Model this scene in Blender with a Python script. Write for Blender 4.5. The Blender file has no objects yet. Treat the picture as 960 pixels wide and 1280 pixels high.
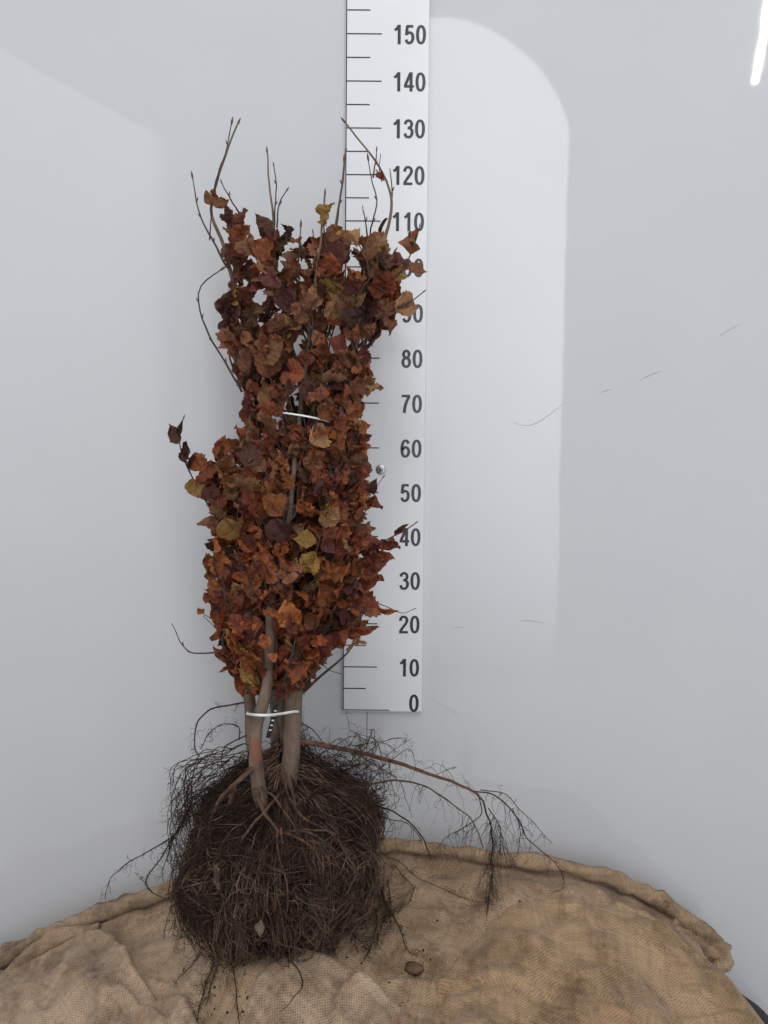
import bpy, math, random
import numpy as np
from mathutils import Vector, Matrix
random.seed(7); rng = np.random.default_rng(11)
R = math.radians
scene = bpy.context.scene
col = scene.collection

# ------------------------------------------------------------------ camera
CD, CZ, PITCH, ROLL, FPX = 1.7357, 0.5585, 0.05922, 0.00815, 961.0
c_, s_ = math.cos(PITCH), math.sin(PITCH)
R0, U0, F0 = Vector((1, 0, 0)), Vector((0, s_, c_)), Vector((0, c_, -s_))
cr, sr = math.cos(ROLL), math.sin(ROLL)
CR, CU = cr * R0 + sr * U0, cr * U0 - sr * R0
CAM = Vector((0, -CD, CZ))
cd = bpy.data.cameras.new('camera'); cam = bpy.data.objects.new('camera', cd); col.objects.link(cam)
m3 = Matrix((CR, CU, -F0)).transposed()
cam.matrix_world = Matrix.Translation(CAM) @ m3.to_4x4()
cd.sensor_fit = 'VERTICAL'; cd.sensor_height = 36; cd.sensor_width = 27; cd.lens = FPX / 1280 * 36
cd.clip_start = 0.02; cd.clip_end = 100
scene.camera = cam

# ------------------------------------------------------------------ pixel / space helpers
def ray(px, py): return (F0 + CR * ((px - 480) / FPX) - CU * ((py - 640) / FPX))
def P(px, py, Y):
    d = ray(px, py); return CAM + d * ((Y - CAM.y) / d.y)
def proj(p):
    d = Vector(p) - CAM; z = d.dot(F0)
    return 480 + FPX * d.dot(CR) / z, 640 - FPX * d.dot(CU) / z

# ------------------------------------------------------------------ light
world = bpy.data.worlds.new('World'); scene.world = world; world.use_nodes = True
bg = world.node_tree.nodes['Background']
bg.inputs[0].default_value = (0.94, 0.965, 1.0, 1); bg.inputs[1].default_value = 0.57
scene.view_settings.view_transform = 'Standard'; scene.view_settings.look = 'None'
scene.view_settings.exposure = 0.0; scene.view_settings.gamma = 1
scene.cycles.use_denoising = True
scene.cycles.max_bounces = 6; scene.cycles.diffuse_bounces = 4; scene.cycles.glossy_bounces = 3

def area(name, loc, target, sx, sy, radiance, color=(1, 1, 1)):
    l = bpy.data.lights.new(name, 'AREA'); l.shape = 'RECTANGLE'; l.size = sx; l.size_y = sy
    l.energy = radiance * math.pi * sx * sy; l.color = color
    o = bpy.data.objects.new(name, l); col.objects.link(o); o.location = loc
    d = Vector(target) - Vector(loc); o.rotation_euler = d.to_track_quat('-Z', 'Y').to_euler()
    return o
def shape_lamp(o, build):
    """the lamp's own outline (an arched or slanted opening): emission masked over the lamp's surface"""
    l = o.data; l.use_nodes = True; nt = l.node_tree
    em = nt.nodes['Emission']; g = nt.nodes.new('ShaderNodeNewGeometry'); sp = nt.nodes.new('ShaderNodeSeparateXYZ')
    nt.links.new(g.outputs['Parametric'], sp.inputs[0])
    def m(op, a, b=None, c=None):
        n = nt.nodes.new('ShaderNodeMath'); n.operation = op
        for i, v in enumerate((a, b, c)):
            if v is None: continue
            if isinstance(v, (int, float)): n.inputs[i].default_value = v
            else: nt.links.new(v, n.inputs[i])
        return n.outputs[0]
    nt.links.new(build(m, sp.outputs[0], sp.outputs[1]), em.inputs[1])
# added key lamp for soft light from above, too high for the wall to mirror
area('overhead_key_light', (-0.2, -4.2, 5.5), (0, 0, -0.3), 2.4, 1.6, 9.0, (1.0, 0.985, 0.96))
# tall arched opening behind the camera (its mirror image is the bright patch beside the ruler)
LY = -3.2                                     # plane of the lamps behind the camera
WY = 0.014                                    # wall surface
def mirror(px, py):                            # a wall point -> the point on the lamps' plane that it mirrors
    w = P(px, py, WY); d = w - CAM; t = (LY - w.y) / -d.y
    return w.x + d.x * t, w.z + d.z * t
arch = area('arched_opening_light', (0.40, LY, 1.45), (0.40, 0, 1.45), 1.5, 4.5, 4.8, (0.89, 0.94, 1.0))
side = area('side_opening_light', (-2.35, LY, 1.2), (-2.35, 0, 1.2), 2.2, 4.2, 1.1, (0.96, 0.975, 1.0))
(tx0, tz0), (tx1, tz1) = mirror(943, 104), mirror(960, 0)
tv = Vector((tx1 - tx0, 0, tz1 - tz0)); tl = tv.length; tv.normalize()
tube = area('tube_light', (0, LY, 0), (0, 0, 0), 0.036, tl * 1.3, 60.0, (1.0, 0.93, 0.80))
zax = Vector((0, -1, 0)); tm = Matrix((tv.cross(zax), tv, zax)).transposed().to_4x4()
tube.matrix_world = Matrix.Translation(Vector((tx0, LY, tz0)) + tv * tl * 0.65) @ tm

# ------------------------------------------------------------------ material helper
class N:
    def __init__(self, name):
        self.m = bpy.data.materials.new(name); self.m.use_nodes = True; self.nt = self.m.node_tree
        self.b = self.nt.nodes['Principled BSDF']; self.out = self.nt.nodes['Material Output']
    def n(self, t, **kw):
        x = self.nt.nodes.new('ShaderNode' + t)
        for k, v in kw.items(): setattr(x, k, v)
        return x
    def l(self, a, b): self.nt.links.new(a, b)
    def noise(self, vec, scale, detail=4, rough=0.55):
        x = self.n('TexNoise'); x.inputs['Scale'].default_value = scale; x.inputs['Detail'].default_value = detail
        x.inputs['Roughness'].default_value = rough
        if vec is not None: self.l(vec, x.inputs['Vector'])
        return x.outputs['Fac']
    def ramp(self, fac, stops):
        x = self.n('ValToRGB'); e = x.color_ramp.elements
        while len(e) < len(stops): e.new(0.5)
        for q, (p, c) in zip(e, stops): q.position = p; q.color = (*c, 1)
        self.l(fac, x.inputs[0]); return x.outputs[0]
    def mix(self, mode, fac, a, b):
        x = self.n('Mix', data_type='RGBA', blend_type=mode)
        for s, v in ((x.inputs[0], fac), (x.inputs[6], a), (x.inputs[7], b)):
            if isinstance(v, (int, float)): s.default_value = v
            elif isinstance(v, tuple): s.default_value = (*v, 1)
            else: self.l(v, s)
        return x.outputs[2]
    def math(self, op, a, b=0.0):
        x = self.n('Math', operation=op)
        for s, v in ((x.inputs[0], a), (x.inputs[1], b)):
            if isinstance(v, (int, float)): s.default_value = v
            else: self.l(v, s)
        return x.outputs[0]
    def bump(self, h, strength, dist):
        x = self.n('Bump'); x.inputs['Strength'].default_value = strength; x.inputs['Distance'].default_value = dist
        self.l(h, x.inputs['Height']); self.l(x.outputs[0], self.b.inputs['Normal'])
    def set(self, col=None, rough=None, spec=None):
        if col is not None:
            if isinstance(col, tuple): self.b.inputs['Base Color'].default_value = (*col, 1)
            else: self.l(col, self.b.inputs['Base Color'])
        if rough is not None: self.b.inputs['Roughness'].default_value = rough
        if spec is not None: self.b.inputs['Specular IOR Level'].default_value = spec
        return self
    def obj(self): return self.n('TexCoord').outputs['Object']
    def uv(self): return self.n('TexCoord').outputs['UV']

def mat_wall():
    a = N('glossy_white_panel'); o = a.obj()
    st = a.ramp(a.noise(o, 3.0, 6), [(0.3, (0.525, 0.532, 0.545)), (0.7, (0.55, 0.556, 0.566))])
    a.set(st, 0.035, 0.5); a.bump(a.noise(o, 2.2, 3), 0.05, 0.012); return a.m
def mat_board():
    a = N('white_ruler_board'); a.set((0.69, 0.695, 0.705), 0.2, 0.5); return a.m
def mat_plain(n, c, r, s=0.5, metal=0):
    a = N(n); a.set(c, r, s); a.b.inputs['Metallic'].default_value = metal; return a.m
def mat_leaf():
    a = N('dry_beech_leaf'); o = a.obj(); oi = a.n('ObjectInfo'); uv = a.uv()
    shift = a.n('VectorMath', operation='ADD'); a.l(o, shift.inputs[0]); a.l(oi.outputs['Random'], shift.inputs[1])
    sc = a.n('VectorMath', operation='MULTIPLY_ADD'); a.l(oi.outputs['Random'], sc.inputs[0]); sc.inputs[1].default_value = (9, 7, 5); a.l(o, sc.inputs[2])
    v = sc.outputs[0]
    blot = a.ramp(a.noise(v, 38, 5, 0.6), [(0.30, (0.36, 0.29, 0.27)), (0.54, (1, 1, 1)), (0.76, (1.4, 1.35, 1.2))])
    c = a.mix('MULTIPLY', 1.0, oi.outputs['Color'], blot)
    spk = a.ramp(a.noise(v, 160, 2), [(0.36, (0.5, 0.42, 0.4)), (0.46, (1, 1, 1))])
    c = a.mix('MULTIPLY', 0.6, c, spk)
    sp = a.n('SeparateXYZ'); a.l(uv, sp.inputs[0])
    av = a.math('ABSOLUTE', a.math('SUBTRACT', sp.outputs[0], 0.5))
    q = a.math('FRACT', a.math('SUBTRACT', a.math('MULTIPLY', sp.outputs[1], 6.0), a.math('MULTIPLY', av, 3.2)))
    vein = a.math('LESS_THAN', a.math('ABSOLUTE', a.math('SUBTRACT', q, 0.5)), 0.07)
    mid = a.math('LESS_THAN', av, 0.02)
    vm = a.math('MULTIPLY', a.math('MAXIMUM', vein, mid), 0.75)
    c = a.mix('MIX', vm, c, a.mix('MULTIPLY', 1.0, c, (0.55, 0.5, 0.5)))
    a.set(c, 0.46, 0.3)
    a.bump(a.noise(v, 150, 4), 0.5, 0.003)
    tr = a.n('BsdfTranslucent'); a.l(a.mix('MULTIPLY', 1.0, c, (1.3, 0.9, 0.6)), tr.inputs[0])
    mx = a.n('MixShader'); mx.inputs[0].default_value = 0.16
    a.l(a.b.outputs[0], mx.inputs[1]); a.l(tr.outputs[0], mx.inputs[2]); a.l(mx.outputs[0], a.out.inputs[0])
    return a.m
def mat_bark(n, c1, c2, c3, scale=1.0):
    a = N(n); o = a.obj()
    mp = a.n('Mapping'); mp.inputs['Scale'].default_value = (1, 1, 0.35); a.l(o, mp.inputs[0])
    c = a.ramp(a.noise(mp.outputs[0], 45 * scale, 6, 0.65), [(0.3, c1), (0.52, c2), (0.72, c3)])
    a.set(c, 0.75, 0.25); a.bump(a.noise(mp.outputs[0], 140 * scale, 5), 0.5, 0.003); return a.m
def mat_root(n, c1, c2, c3, sc):
    a = N(n); c = a.ramp(a.noise(a.obj(), sc, 5, 0.7), [(0.3, c1), (0.5, c2), (0.68, c3)])
    a.set(c, 0.8, 0.2); return a.m
def mat_burlap(n, c1, c2, c3, pitch, ang):
    a = N(n); uv = a.uv(); o = a.obj()
    mp = a.n('Mapping'); mp.inputs['Rotation'].default_value = (0, 0, ang); a.l(uv, mp.inputs[0])
    wob = a.n('TexNoise'); wob.inputs['Scale'].default_value = 14; wob.inputs['Detail'].default_value = 3; a.l(uv, wob.inputs[0])
    va = a.n('VectorMath', operation='MULTIPLY_ADD'); a.l(wob.outputs['Color'], va.inputs[0]); va.inputs[1].default_value = (0.004,) * 3; a.l(mp.outputs[0], va.inputs[2])
    def threads(sx, sy):
        mq = a.n('Mapping'); mq.inputs['Scale'].default_value = (sx, sy, 1); a.l(va.outputs[0], mq.inputs[0])
        return a.noise(mq.outputs[0], 1.0, 1.0, .5)
    f1, f2 = threads(.8 / pitch, .06 / pitch), threads(.06 / pitch, .8 / pitch)     # threads of uneven thickness
    sp = a.n('SeparateXYZ'); a.l(va.outputs[0], sp.inputs[0]); kk = 2 * math.pi / pitch
    jit = a.math('MULTIPLY', a.noise(uv, 90, 2), 5.5)
    sx = a.math('SINE', a.math('ADD', a.math('MULTIPLY', sp.outputs[0], kk), jit)); sy = a.math('SINE', a.math('ADD', a.math('MULTIPLY', sp.outputs[1], kk), jit))
    grid = a.math('ADD', a.math('MULTIPLY', a.math('MULTIPLY', sx, sy), 0.16), a.math('ADD', a.math('MULTIPLY', a.math('ADD', f1, f2), 0.26), 0.29))
    hh = a.math('ADD', grid, a.math('MULTIPLY', a.math('SUBTRACT', a.noise(uv, 300, 2), 0.5), 0.35))
    hh = a.math('SUBTRACT', hh, 0.05)
    base = a.ramp(a.noise(o, 5.5, 6, 0.62), [(0.28, c1), (0.5, c2), (0.75, c3)])
    dirt = a.ramp(a.noise(o, 13, 7, 0.7), [(0.34, (0.5, 0.47, 0.44)), (0.54, (1.04, 1.04, 1.04))])
    base = a.mix('MULTIPLY', 0.95, base, dirt)
    pink = a.ramp(a.noise(o, 4.1, 3), [(0.58, (1, 1, 1)), (0.72, (1.10, 0.90, 0.86))])
    base = a.mix('MULTIPLY', 1.0, base, pink)
    wv = a.ramp(hh, [(0.26, (0.40, 0.36, 0.32)), (0.50, (1.0, 1.0, 1.0)), (0.72, (1.38, 1.38, 1.36))])
    a.set(a.mix('MULTIPLY', 0.85, base, wv), 0.9, 0.1)
    a.b.inputs['Sheen Weight'].default_value = 0.12
    a.bump(hh, 0.9, 0.003); return a.m

M_wall, M_board = mat_wall(), mat_board()
M_ink = mat_plain('black_print', (0.016, 0.017, 0.02), 0.2)
M_screw = mat_plain('zinc_steel', (0.42, 0.42, 0.43), 0.35, 0.5, 1.0)
M_tie = mat_plain('white_plastic_tie', (0.78, 0.78, 0.77), 0.4)
M_black = mat_plain('black_plastic', (0.008, 0.008, 0.009), 0.55)
M_tape = mat_plain('black_tape', (0.012, 0.012, 0.014), 0.45)
M_leaf = mat_leaf()
M_bark = mat_bark('beech_bark', (0.07, 0.046, 0.033), (0.155, 0.107, 0.078), (0.22, 0.162, 0.122))
M_bark2 = mat_bark('rusty_bark', (0.09, 0.05, 0.03), (0.15, 0.085, 0.055), (0.19, 0.12, 0.085))
def mat_scar(base, centre):
    m = base.copy(); m.name = 'scarred_bark'; nt = m.node_tree; b = nt.nodes['Principled BSDF']
    tc = nt.nodes.new('ShaderNodeTexCoord'); mp = nt.nodes.new('ShaderNodeMapping'); mp.inputs['Location'].default_value = [-centre[i] * q for i, q in enumerate((70, 40, 36))]; mp.inputs['Scale'].default_value = (70, 40, 36)
    nz = nt.nodes.new('ShaderNodeTexNoise'); nz.inputs['Scale'].default_value = 120
    ln = nt.nodes.new('ShaderNodeVectorMath'); ln.operation = 'LENGTH'; ad = nt.nodes.new('ShaderNodeMath'); ad.operation = 'MULTIPLY_ADD'; ad.inputs[1].default_value = 1.1
    cr_ = nt.nodes.new('ShaderNodeValToRGB'); cr_.color_ramp.elements[0].position = 1.0; cr_.color_ramp.elements[0].color = (.75, .75, .75, 1); cr_.color_ramp.elements[1].position = 1.0; cr_.color_ramp.elements[1].color = (0, 0, 0, 1)
    cr_.color_ramp.elements[0].position = 0.75
    hv = nt.nodes.new('ShaderNodeMath'); hv.operation = 'MULTIPLY'; hv.inputs[1].default_value = 0.6
    mx = nt.nodes.new('ShaderNodeMix'); mx.data_type = 'RGBA'; mx.inputs[7].default_value = (.19, .072, .038, 1)
    src = b.inputs['Base Color'].links[0].from_socket; L = nt.links.new
    L(tc.outputs['Object'], mp.inputs[0]); L(tc.outputs['Object'], nz.inputs[0]); L(mp.outputs[0], ln.inputs[0]); L(nz.outputs['Fac'], ad.inputs[0]); L(ln.outputs['Value'], ad.inputs[2])
    L(ad.outputs[0], hv.inputs[0]); L(hv.outputs[0], cr_.inputs[0]); L(cr_.outputs[0], mx.inputs[0]); L(src, mx.inputs[6]); L(mx.outputs[2], b.inputs['Base Color']); return m
M_twig = mat_bark('dark_twig', (0.028, 0.02, 0.018), (0.055, 0.04, 0.034), (0.10, 0.078, 0.066), 2)
M_bud = mat_plain('brown_bud', (0.10, 0.048, 0.028), 0.5)
M_root = mat_root('brown_root', (0.042, 0.022, 0.015), (0.085, 0.047, 0.031), (0.135, 0.08, 0.055), 55)
M_rootr = mat_root('red_brown_root', (0.055, 0.026, 0.016), (0.115, 0.056, 0.036), (0.165, 0.09, 0.06), 60)
M_fib = mat_root('fine_dark_root', (0.012, 0.008, 0.006), (0.036, 0.021, 0.015), (0.085, 0.05, 0.036), 26)
M_strand = mat_root('light_brown_root', (0.042, 0.024, 0.016), (0.115, 0.068, 0.047), (0.21, 0.135, 0.098), 45)
M_soil_shade = mat_root('dark_soil_and_shade', (0.004, 0.003, 0.003), (0.010, 0.007, 0.006), (0.02, 0.014, 0.011), 70)  # soil colour of the crumbs; on the root ball's core it stands for shade
M_stone = mat_root('earthy_stone', (0.06, 0.05, 0.042), (0.11, 0.092, 0.078), (0.15, 0.13, 0.11), 40)
M_clod = mat_root('brown_clod', (0.06, 0.036, 0.02), (0.11, 0.066, 0.036), (0.15, 0.095, 0.055), 60)
BC = ((0.23, 0.155, 0.096), (0.345, 0.238, 0.150), (0.43, 0.31, 0.205))
M_bur1 = mat_burlap('burlap_right', *BC, 0.0062, 0.35)
M_bur2 = mat_burlap('burlap_left', (0.23, 0.16, 0.105), (0.345, 0.245, 0.163), (0.43, 0.315, 0.215), 0.0062, -0.4)
M_bur3 = mat_burlap('burlap_front', (0.26, 0.185, 0.125), (0.385, 0.275, 0.188), (0.46, 0.34, 0.24), 0.0062, 0.75)
M_bur4 = mat_burlap('burlap_tan', (0.24, 0.158, 0.09), (0.355, 0.238, 0.14), (0.43, 0.30, 0.185), 0.0062, 0.1)
M_floor = N('concrete_floor'); M_floor.set(M_floor.ramp(M_floor.noise(M_floor.obj(), 6), [(0.3, (0.62, 0.62, 0.62)), (0.7, (0.7, 0.7, 0.7))]), 0.8); M_floor = M_floor.m
M_scr = mat_plain('scratch_mark', (0.42, 0.33, 0.31), 0.6)

# ------------------------------------------------------------------ object helpers
def mesh(name, V, F, mat=None, smooth=True, uv=None):
    me = bpy.data.meshes.new(name); me.from_pydata([tuple(v) for v in V] if not isinstance(V, np.ndarray) else V.tolist(), [], F if isinstance(F, list) else F.tolist())
    if smooth: me.polygons.foreach_set('use_smooth', [True] * len(me.polygons))
    if uv is not None:
        lay = me.uv_layers.new(name='UVMap'); idx = np.empty(len(me.loops), dtype=np.int32); me.loops.foreach_get('vertex_index', idx)
        lay.data.foreach_set('uv', np.asarray(uv, dtype=np.float32)[idx].ravel())
    if mat: me.materials.append(mat)
    me.update(); return me
def link(name, me, parent=None, loc=(0, 0, 0), kind=None):
    o = bpy.data.objects.new(name, me); col.objects.link(o); o.location = loc
    if parent: o.parent = parent
    if kind: o['kind'] = kind
    return o
def tag(o, label, cat, group=None):
    o['label'] = label; o['category'] = cat
    if group: o['group'] = group
    return o
def empty(name, loc, label=None, cat=None, group=None):
    o = bpy.data.objects.new(name, None); col.objects.link(o); o.location = loc; o.empty_display_size = 0.02
    if label: tag(o, label, cat, group)
    return o
def boxVF(x0, x1, y0, y1, z0, z1):
    V = [(x, y, z) for x in (x0, x1) for y in (y0, y1) for z in (z0, z1)]
    return V, [(0, 1, 3, 2), (4, 6, 7, 5), (0, 4, 5, 1), (2, 3, 7, 6), (0, 2, 6, 4), (1, 5, 7, 3)]
def box(name, mat, parent, *d, bevel=0):
    V, F = boxVF(*d); o = link(name, mesh(name, V, F, mat, False), parent)
    if bevel:
        b = o.modifiers.new('b', 'BEVEL'); b.width = bevel; b.segments = 2
    return o
def catmull(pts, n):
    p = np.array([tuple(q) for q in pts], float)
    if len(p) == 2: return p[0] + (p[1] - p[0]) * np.linspace(0, 1, n)[:, None]
    d = np.r_[0, np.cumsum(np.linalg.norm(np.diff(p, axis=0), axis=1))]
    e = np.vstack([2 * p[0] - p[1], p, 2 * p[-1] - p[-2]]); out = []
    for t in np.linspace(0, d[-1], n):
        i = min(max(np.searchsorted(d, t) - 1, 0), len(p) - 2); u = (t - d[i]) / max(d[i + 1] - d[i], 1e-9)
        a, b, c, f = e[i], e[i + 1], e[i + 2], e[i + 3]
        out.append(0.5 * (2 * b + (c - a) * u + (2 * a - 5 * b + 4 * c - f) * u * u + (3 * b - a - 3 * c + f) * u ** 3))
    return np.array(out)
def tubes(pts, rad, sides=3):
    """pts (n,m,3), rad (n,m) -> V,F of all tubes at once"""
    n, m, _ = pts.shape
    t = np.gradient(pts, axis=1); t /= np.linalg.norm(t, axis=2, keepdims=True) + 1e-9
    mean = t.mean(axis=1); ref = np.eye(3)[np.argmin(np.abs(mean), axis=1)]
    a = np.cross(t, ref[:, None, :]); a /= np.linalg.norm(a, axis=2, keepdims=True) + 1e-9
    b = np.cross(t, a)
    ang = np.arange(sides) * 2 * math.pi / sides
    V = pts[:, :, None, :] + rad[:, :, None, None] * (a[:, :, None, :] * np.cos(ang)[None, None, :, None] + b[:, :, None, :] * np.sin(ang)[None, None, :, None])
    V = V.reshape(-1, 3)
    i = np.arange(n)[:, None, None] * (m * sides); j = np.arange(m - 1)[None, :, None] * sides; k = np.arange(sides)[None, None, :]
    k2 = (k + 1) % sides
    F = np.stack([i + j + k, i + j + k2, i + j + sides + k2, i + j + sides + k], axis=-1).reshape(-1, 4)
    return V, F
def one_tube(pts, rad, sides=6, cap=True):
    V, F = tubes(np.asarray(pts)[None], np.asarray(rad)[None], sides); F = [tuple(f) for f in F.tolist()]
    if cap:
        m = len(pts); F.append(tuple(range(sides))[::-1]); F.append(tuple((m - 1) * sides + k for k in range(sides)))
    return V, F
def vnoise(p, seed=0):
    """value noise, p (...,3)"""
    p = np.asarray(p, float); i = np.floor(p).astype(np.int64); f = p - i; f = f * f * (3 - 2 * f)
    def h(a, b, c):
        x = (a * 374761393 + b * 668265263 + c * 2147483647 + seed * 1274126177) & 0xffffffff
        x = ((x ^ (x >> 13)) * 1274126177) & 0xffffffff
        return ((x ^ (x >> 16)) & 0xffff) / 65535.0
    r = 0
    for a in (0, 1):
        for b in (0, 1):
            for c in (0, 1):
                w = (f[..., 0] if a else 1 - f[..., 0]) * (f[..., 1] if b else 1 - f[..., 1]) * (f[..., 2] if c else 1 - f[..., 2])
                r = r + w * h(i[..., 0] + a, i[..., 1] + b, i[..., 2] + c)
    return r * 2 - 1
def fbm(x, y, s, seed, oct=4, z=0.0):
    r = 0; am = 1.0
    for k in range(oct):
        r = r + am * vnoise(np.stack([x * s, y * s, np.zeros_like(x) + z + k * 3.3], -1), seed + k); s *= 2.03; am *= 0.5
    return r

# ------------------------------------------------------------------ the lamps' outlines
def lamp_uv(o, px, py):
    x, z = mirror(px, py); l = o.data
    return (x - o.location.x) / l.size + 0.5, (z - o.location.z) / l.size_y + 0.5
# the lamp's parametric u runs with world x here, v with z
UF = None
def arch_mask(m, u, v):
    ux = m('SUBTRACT', UF, u) if UF else u
    u0, _ = lamp_uv(arch, 529, 600); u1, _ = lamp_uv(arch, 700, 600)
    _, v1 = lamp_uv(arch, 560, 22); _ = 0
    uc, vc = lamp_uv(arch, 556, 165)
    inx = m('MULTIPLY', m('GREATER_THAN', ux, u0), m('LESS_THAN', ux, u1))
    du = m('DIVIDE', m('MAXIMUM', m('SUBTRACT', ux, uc), 0.0), u1 - uc)
    dv = m('DIVIDE', m('MAXIMUM', m('SUBTRACT', v, vc), 0.0), v1 - vc)
    arc = m('LESS_THAN', m('ADD', m('POWER', du, 1.7), m('POWER', dv, 1.7)), 1.0)
    low = m('MINIMUM', m('MAXIMUM', m('MULTIPLY', m('POWER', m('MAXIMUM', v, 0.0), 0.8), 1.6), 0.0), 0.85)
    return m('MULTIPLY', m('MULTIPLY', inx, arc), low)
shape_lamp(arch, arch_mask)
def side_mask(m, u, v):
    ux = m('SUBTRACT', UF, u) if UF else u
    ua, va = lamp_uv(side, 0, 60); ub, vb = lamp_uv(side, 200, 172)
    _, vlow = lamp_uv(side, 100, 900)
    sl = (vb - va) / (ub - ua)
    top = m('LESS_THAN', m('SUBTRACT', v, va), m('MULTIPLY', m('SUBTRACT', ux, ua), sl))
    edge = m('MINIMUM', m('MAXIMUM', m('DIVIDE', m('SUBTRACT', ub + 0.03, ux), 0.06), 0.0), 1.0)
    low = m('MINIMUM', m('MAXIMUM', m('MULTIPLY', v, 1.6), 0.0), 1.0)
    return m('MULTIPLY', m('MULTIPLY', top, edge), low)
shape_lamp(side, side_mask)

# ------------------------------------------------------------------ setting: wall, floor
FZ = -0.80
wall = empty('wall', (0, WY, FZ)); wall['kind'] = 'structure'
SX = P(458.5, 930, WY).x
box('wall_panel', M_wall, wall, -2.6, SX - 0.0008, 0, 0.02, 0, 3.6)
box('wall_panel', M_wall, wall, SX + 0.0008, 2.6, 0, 0.02, 0, 3.6)
box('joint_backing', M_tape, wall, SX - 0.03, SX + 0.03, 0.0205, 0.025, 0, 3.6)
def wall_mark(pxs, r, n=24):
    pts = catmull([P(x, y, WY) for x, y in pxs], n); pts[:, 1] = WY - 0.0003
    pts -= np.array([0, WY, FZ]); rr = r * (0.25 + 0.75 * np.abs(np.sin(np.linspace(0.1, 3.0, n))))
    V, F = one_tube(pts, rr, 4); V[:, 1] = (V[:, 1] + 0.0003) * 0.5 - 0.0003
    link('scratch', mesh('scratch', V, F, M_scr), wall)
for s, r in (([(898, 421), (912, 412), (925, 405)], .0005), ([(801, 474), (815, 468), (826, 464)], .0006), ([(750, 491), (765, 486)], .0005),
             ([(640, 528), (660, 532), (680, 523), (706, 503)], .0005),
             ([(650, 776), (664, 776), (680, 779)], .0005), ([(566, 785), (580, 784)], .0004)):
    wall_mark(s, r)
fl = box('floor', M_floor, None, -3, 3, -4, WY + 0.02, FZ - 0.05, FZ); fl['kind'] = 'structure'

# ------------------------------------------------------------------ ruler board
RX0, RX1, RTOP = -0.0925, 0.0902, 1.72
ruler = empty('ruler_board', (0, 0.0, 0), 'tall white height gauge board with black numbers from 0 to 150 on wall', 'ruler')
box('board', M_board, ruler, RX0, RX1, 0.0, 0.0135, -0.0035, RTOP, bevel=0.0008)
def ink(name, x0, x1, z0, z1): return box(name, M_ink, ruler, x0, x1, -0.0006, -0.0001, z0, z1)
ink('edge_line', -0.0914, -0.0890, -0.0012, RTOP)
ink('zero_line', -0.0888, 0.016, -0.0012, 0.0008)
for k in range(1, 35):
    z = k * 0.05
    if z > RTOP: break
    ink('tick', -0.0888, (-0.013 if k % 2 == 0 else -0.0385), z - 0.0012, z + 0.0012)
def ell(cx, cy, rx, ry, p=2.0):
    t = np.linspace(0, 2 * math.pi, 49); c, q = np.cos(t), np.sin(t)
    return np.stack([cx + rx * np.sign(c) * np.abs(c) ** (2 / p), cy + ry * np.sign(q) * np.abs(q) ** (2 / p)], 1)
SIX = [(.43, .77), (.37, .9), (.27, .93), (.16, .87), (.09, .68), (.075, .42), (.11, .18), (.2, .08), (.3, .07), (.41, .16), (.455, .32), (.41, .48), (.3, .57), (.19, .54), (.1, .42)]
GLYPH = {'0': [ell(.265, .5, .185, .43, 2.3)], '1': [[(.335, 0), (.335, 1)], [(.09, .73), (.2, .79), (.30, .93)]],
 '2': [[(.085, .70), (.10, .82), (.18, .92), (.275, .93), (.39, .89), (.445, .77), (.43, .65), (.36, .52), (.22, .33), (.12, .18), (.09, .08)], [(.015, .065), (.50, .065)]],
 '3': [[(.085, .74), (.12, .86), (.25, .93), (.38, .88), (.43, .75), (.39, .61), (.24, .545)], [(.22, .545), (.36, .52), (.45, .40), (.45, .25), (.38, .11), (.26, .07), (.13, .11), (.075, .26)]],
 '4': [[(.375, 0), (.375, 1)], [(.35, .97), (.06, .30)], [(.0, .27), (.525, .27)]],
 '5': [[(.47, .925), (.12, .925)], [(.155, .96), (.105, .47)], [(.11, .50), (.2, .59), (.3, .6), (.41, .53), (.45, .36), (.41, .17), (.29, .07), (.16, .10), (.08, .24)]],
 '6': [SIX], '7': [[(.03, .925), (.5, .925)], [(.455, .9), (.34, .7), (.25, .45), (.2, .2), (.185, 0)]],
 '8': [ell(.265, .745, .15, .185), ell(.265, .305, .185, .235)], '9': [[(.53 - x, 1 - y) for x, y in SIX]]}
def numeral_mesh(ch):
    V, F = [], []
    for q, st in enumerate(GLYPH[ch]):
        p = np.array(st, float)
        if 2 < len(p) < 40: p = catmull([(x, y, 0) for x, y in st], 36)[:, :2]
        t = np.gradient(p, axis=0)
        if len(p) == 49: t[0] = t[-1] = p[1] - p[-2]
        t /= np.linalg.norm(t, axis=1, keepdims=True); n = np.stack([-t[:, 1], t[:, 0]], 1)
        h = .082 - .014 * np.abs(n[:, 1:2]); b = len(V)          # uprights a little heavier than bars
        for a, c in zip(p + n * h, p - n * h): V += [(a[0] - .265, -.0001 * q, a[1]), (c[0] - .265, -.0001 * q, c[1])]
        F += [(b + 2 * i, b + 2 * i + 1, b + 2 * i + 3, b + 2 * i + 2) for i in range(len(p) - 1)]
    return mesh('numeral', V, F, M_ink, False)
NM = {c: numeral_mesh(c) for c in '0123456789'}
for k in range(0, 16):
    s = str(k * 10); zc = k * 0.1 - 0.001 if k else 0.0165; hgt = 0.041; adv = 0.0252
    for i, ch in enumerate(s):
        o = link('numeral', NM[ch], ruler, (0.0722 - (len(s) - 1 - i) * adv, -0.0005, zc - hgt / 2)); o.scale = (hgt, 1, hgt)
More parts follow.
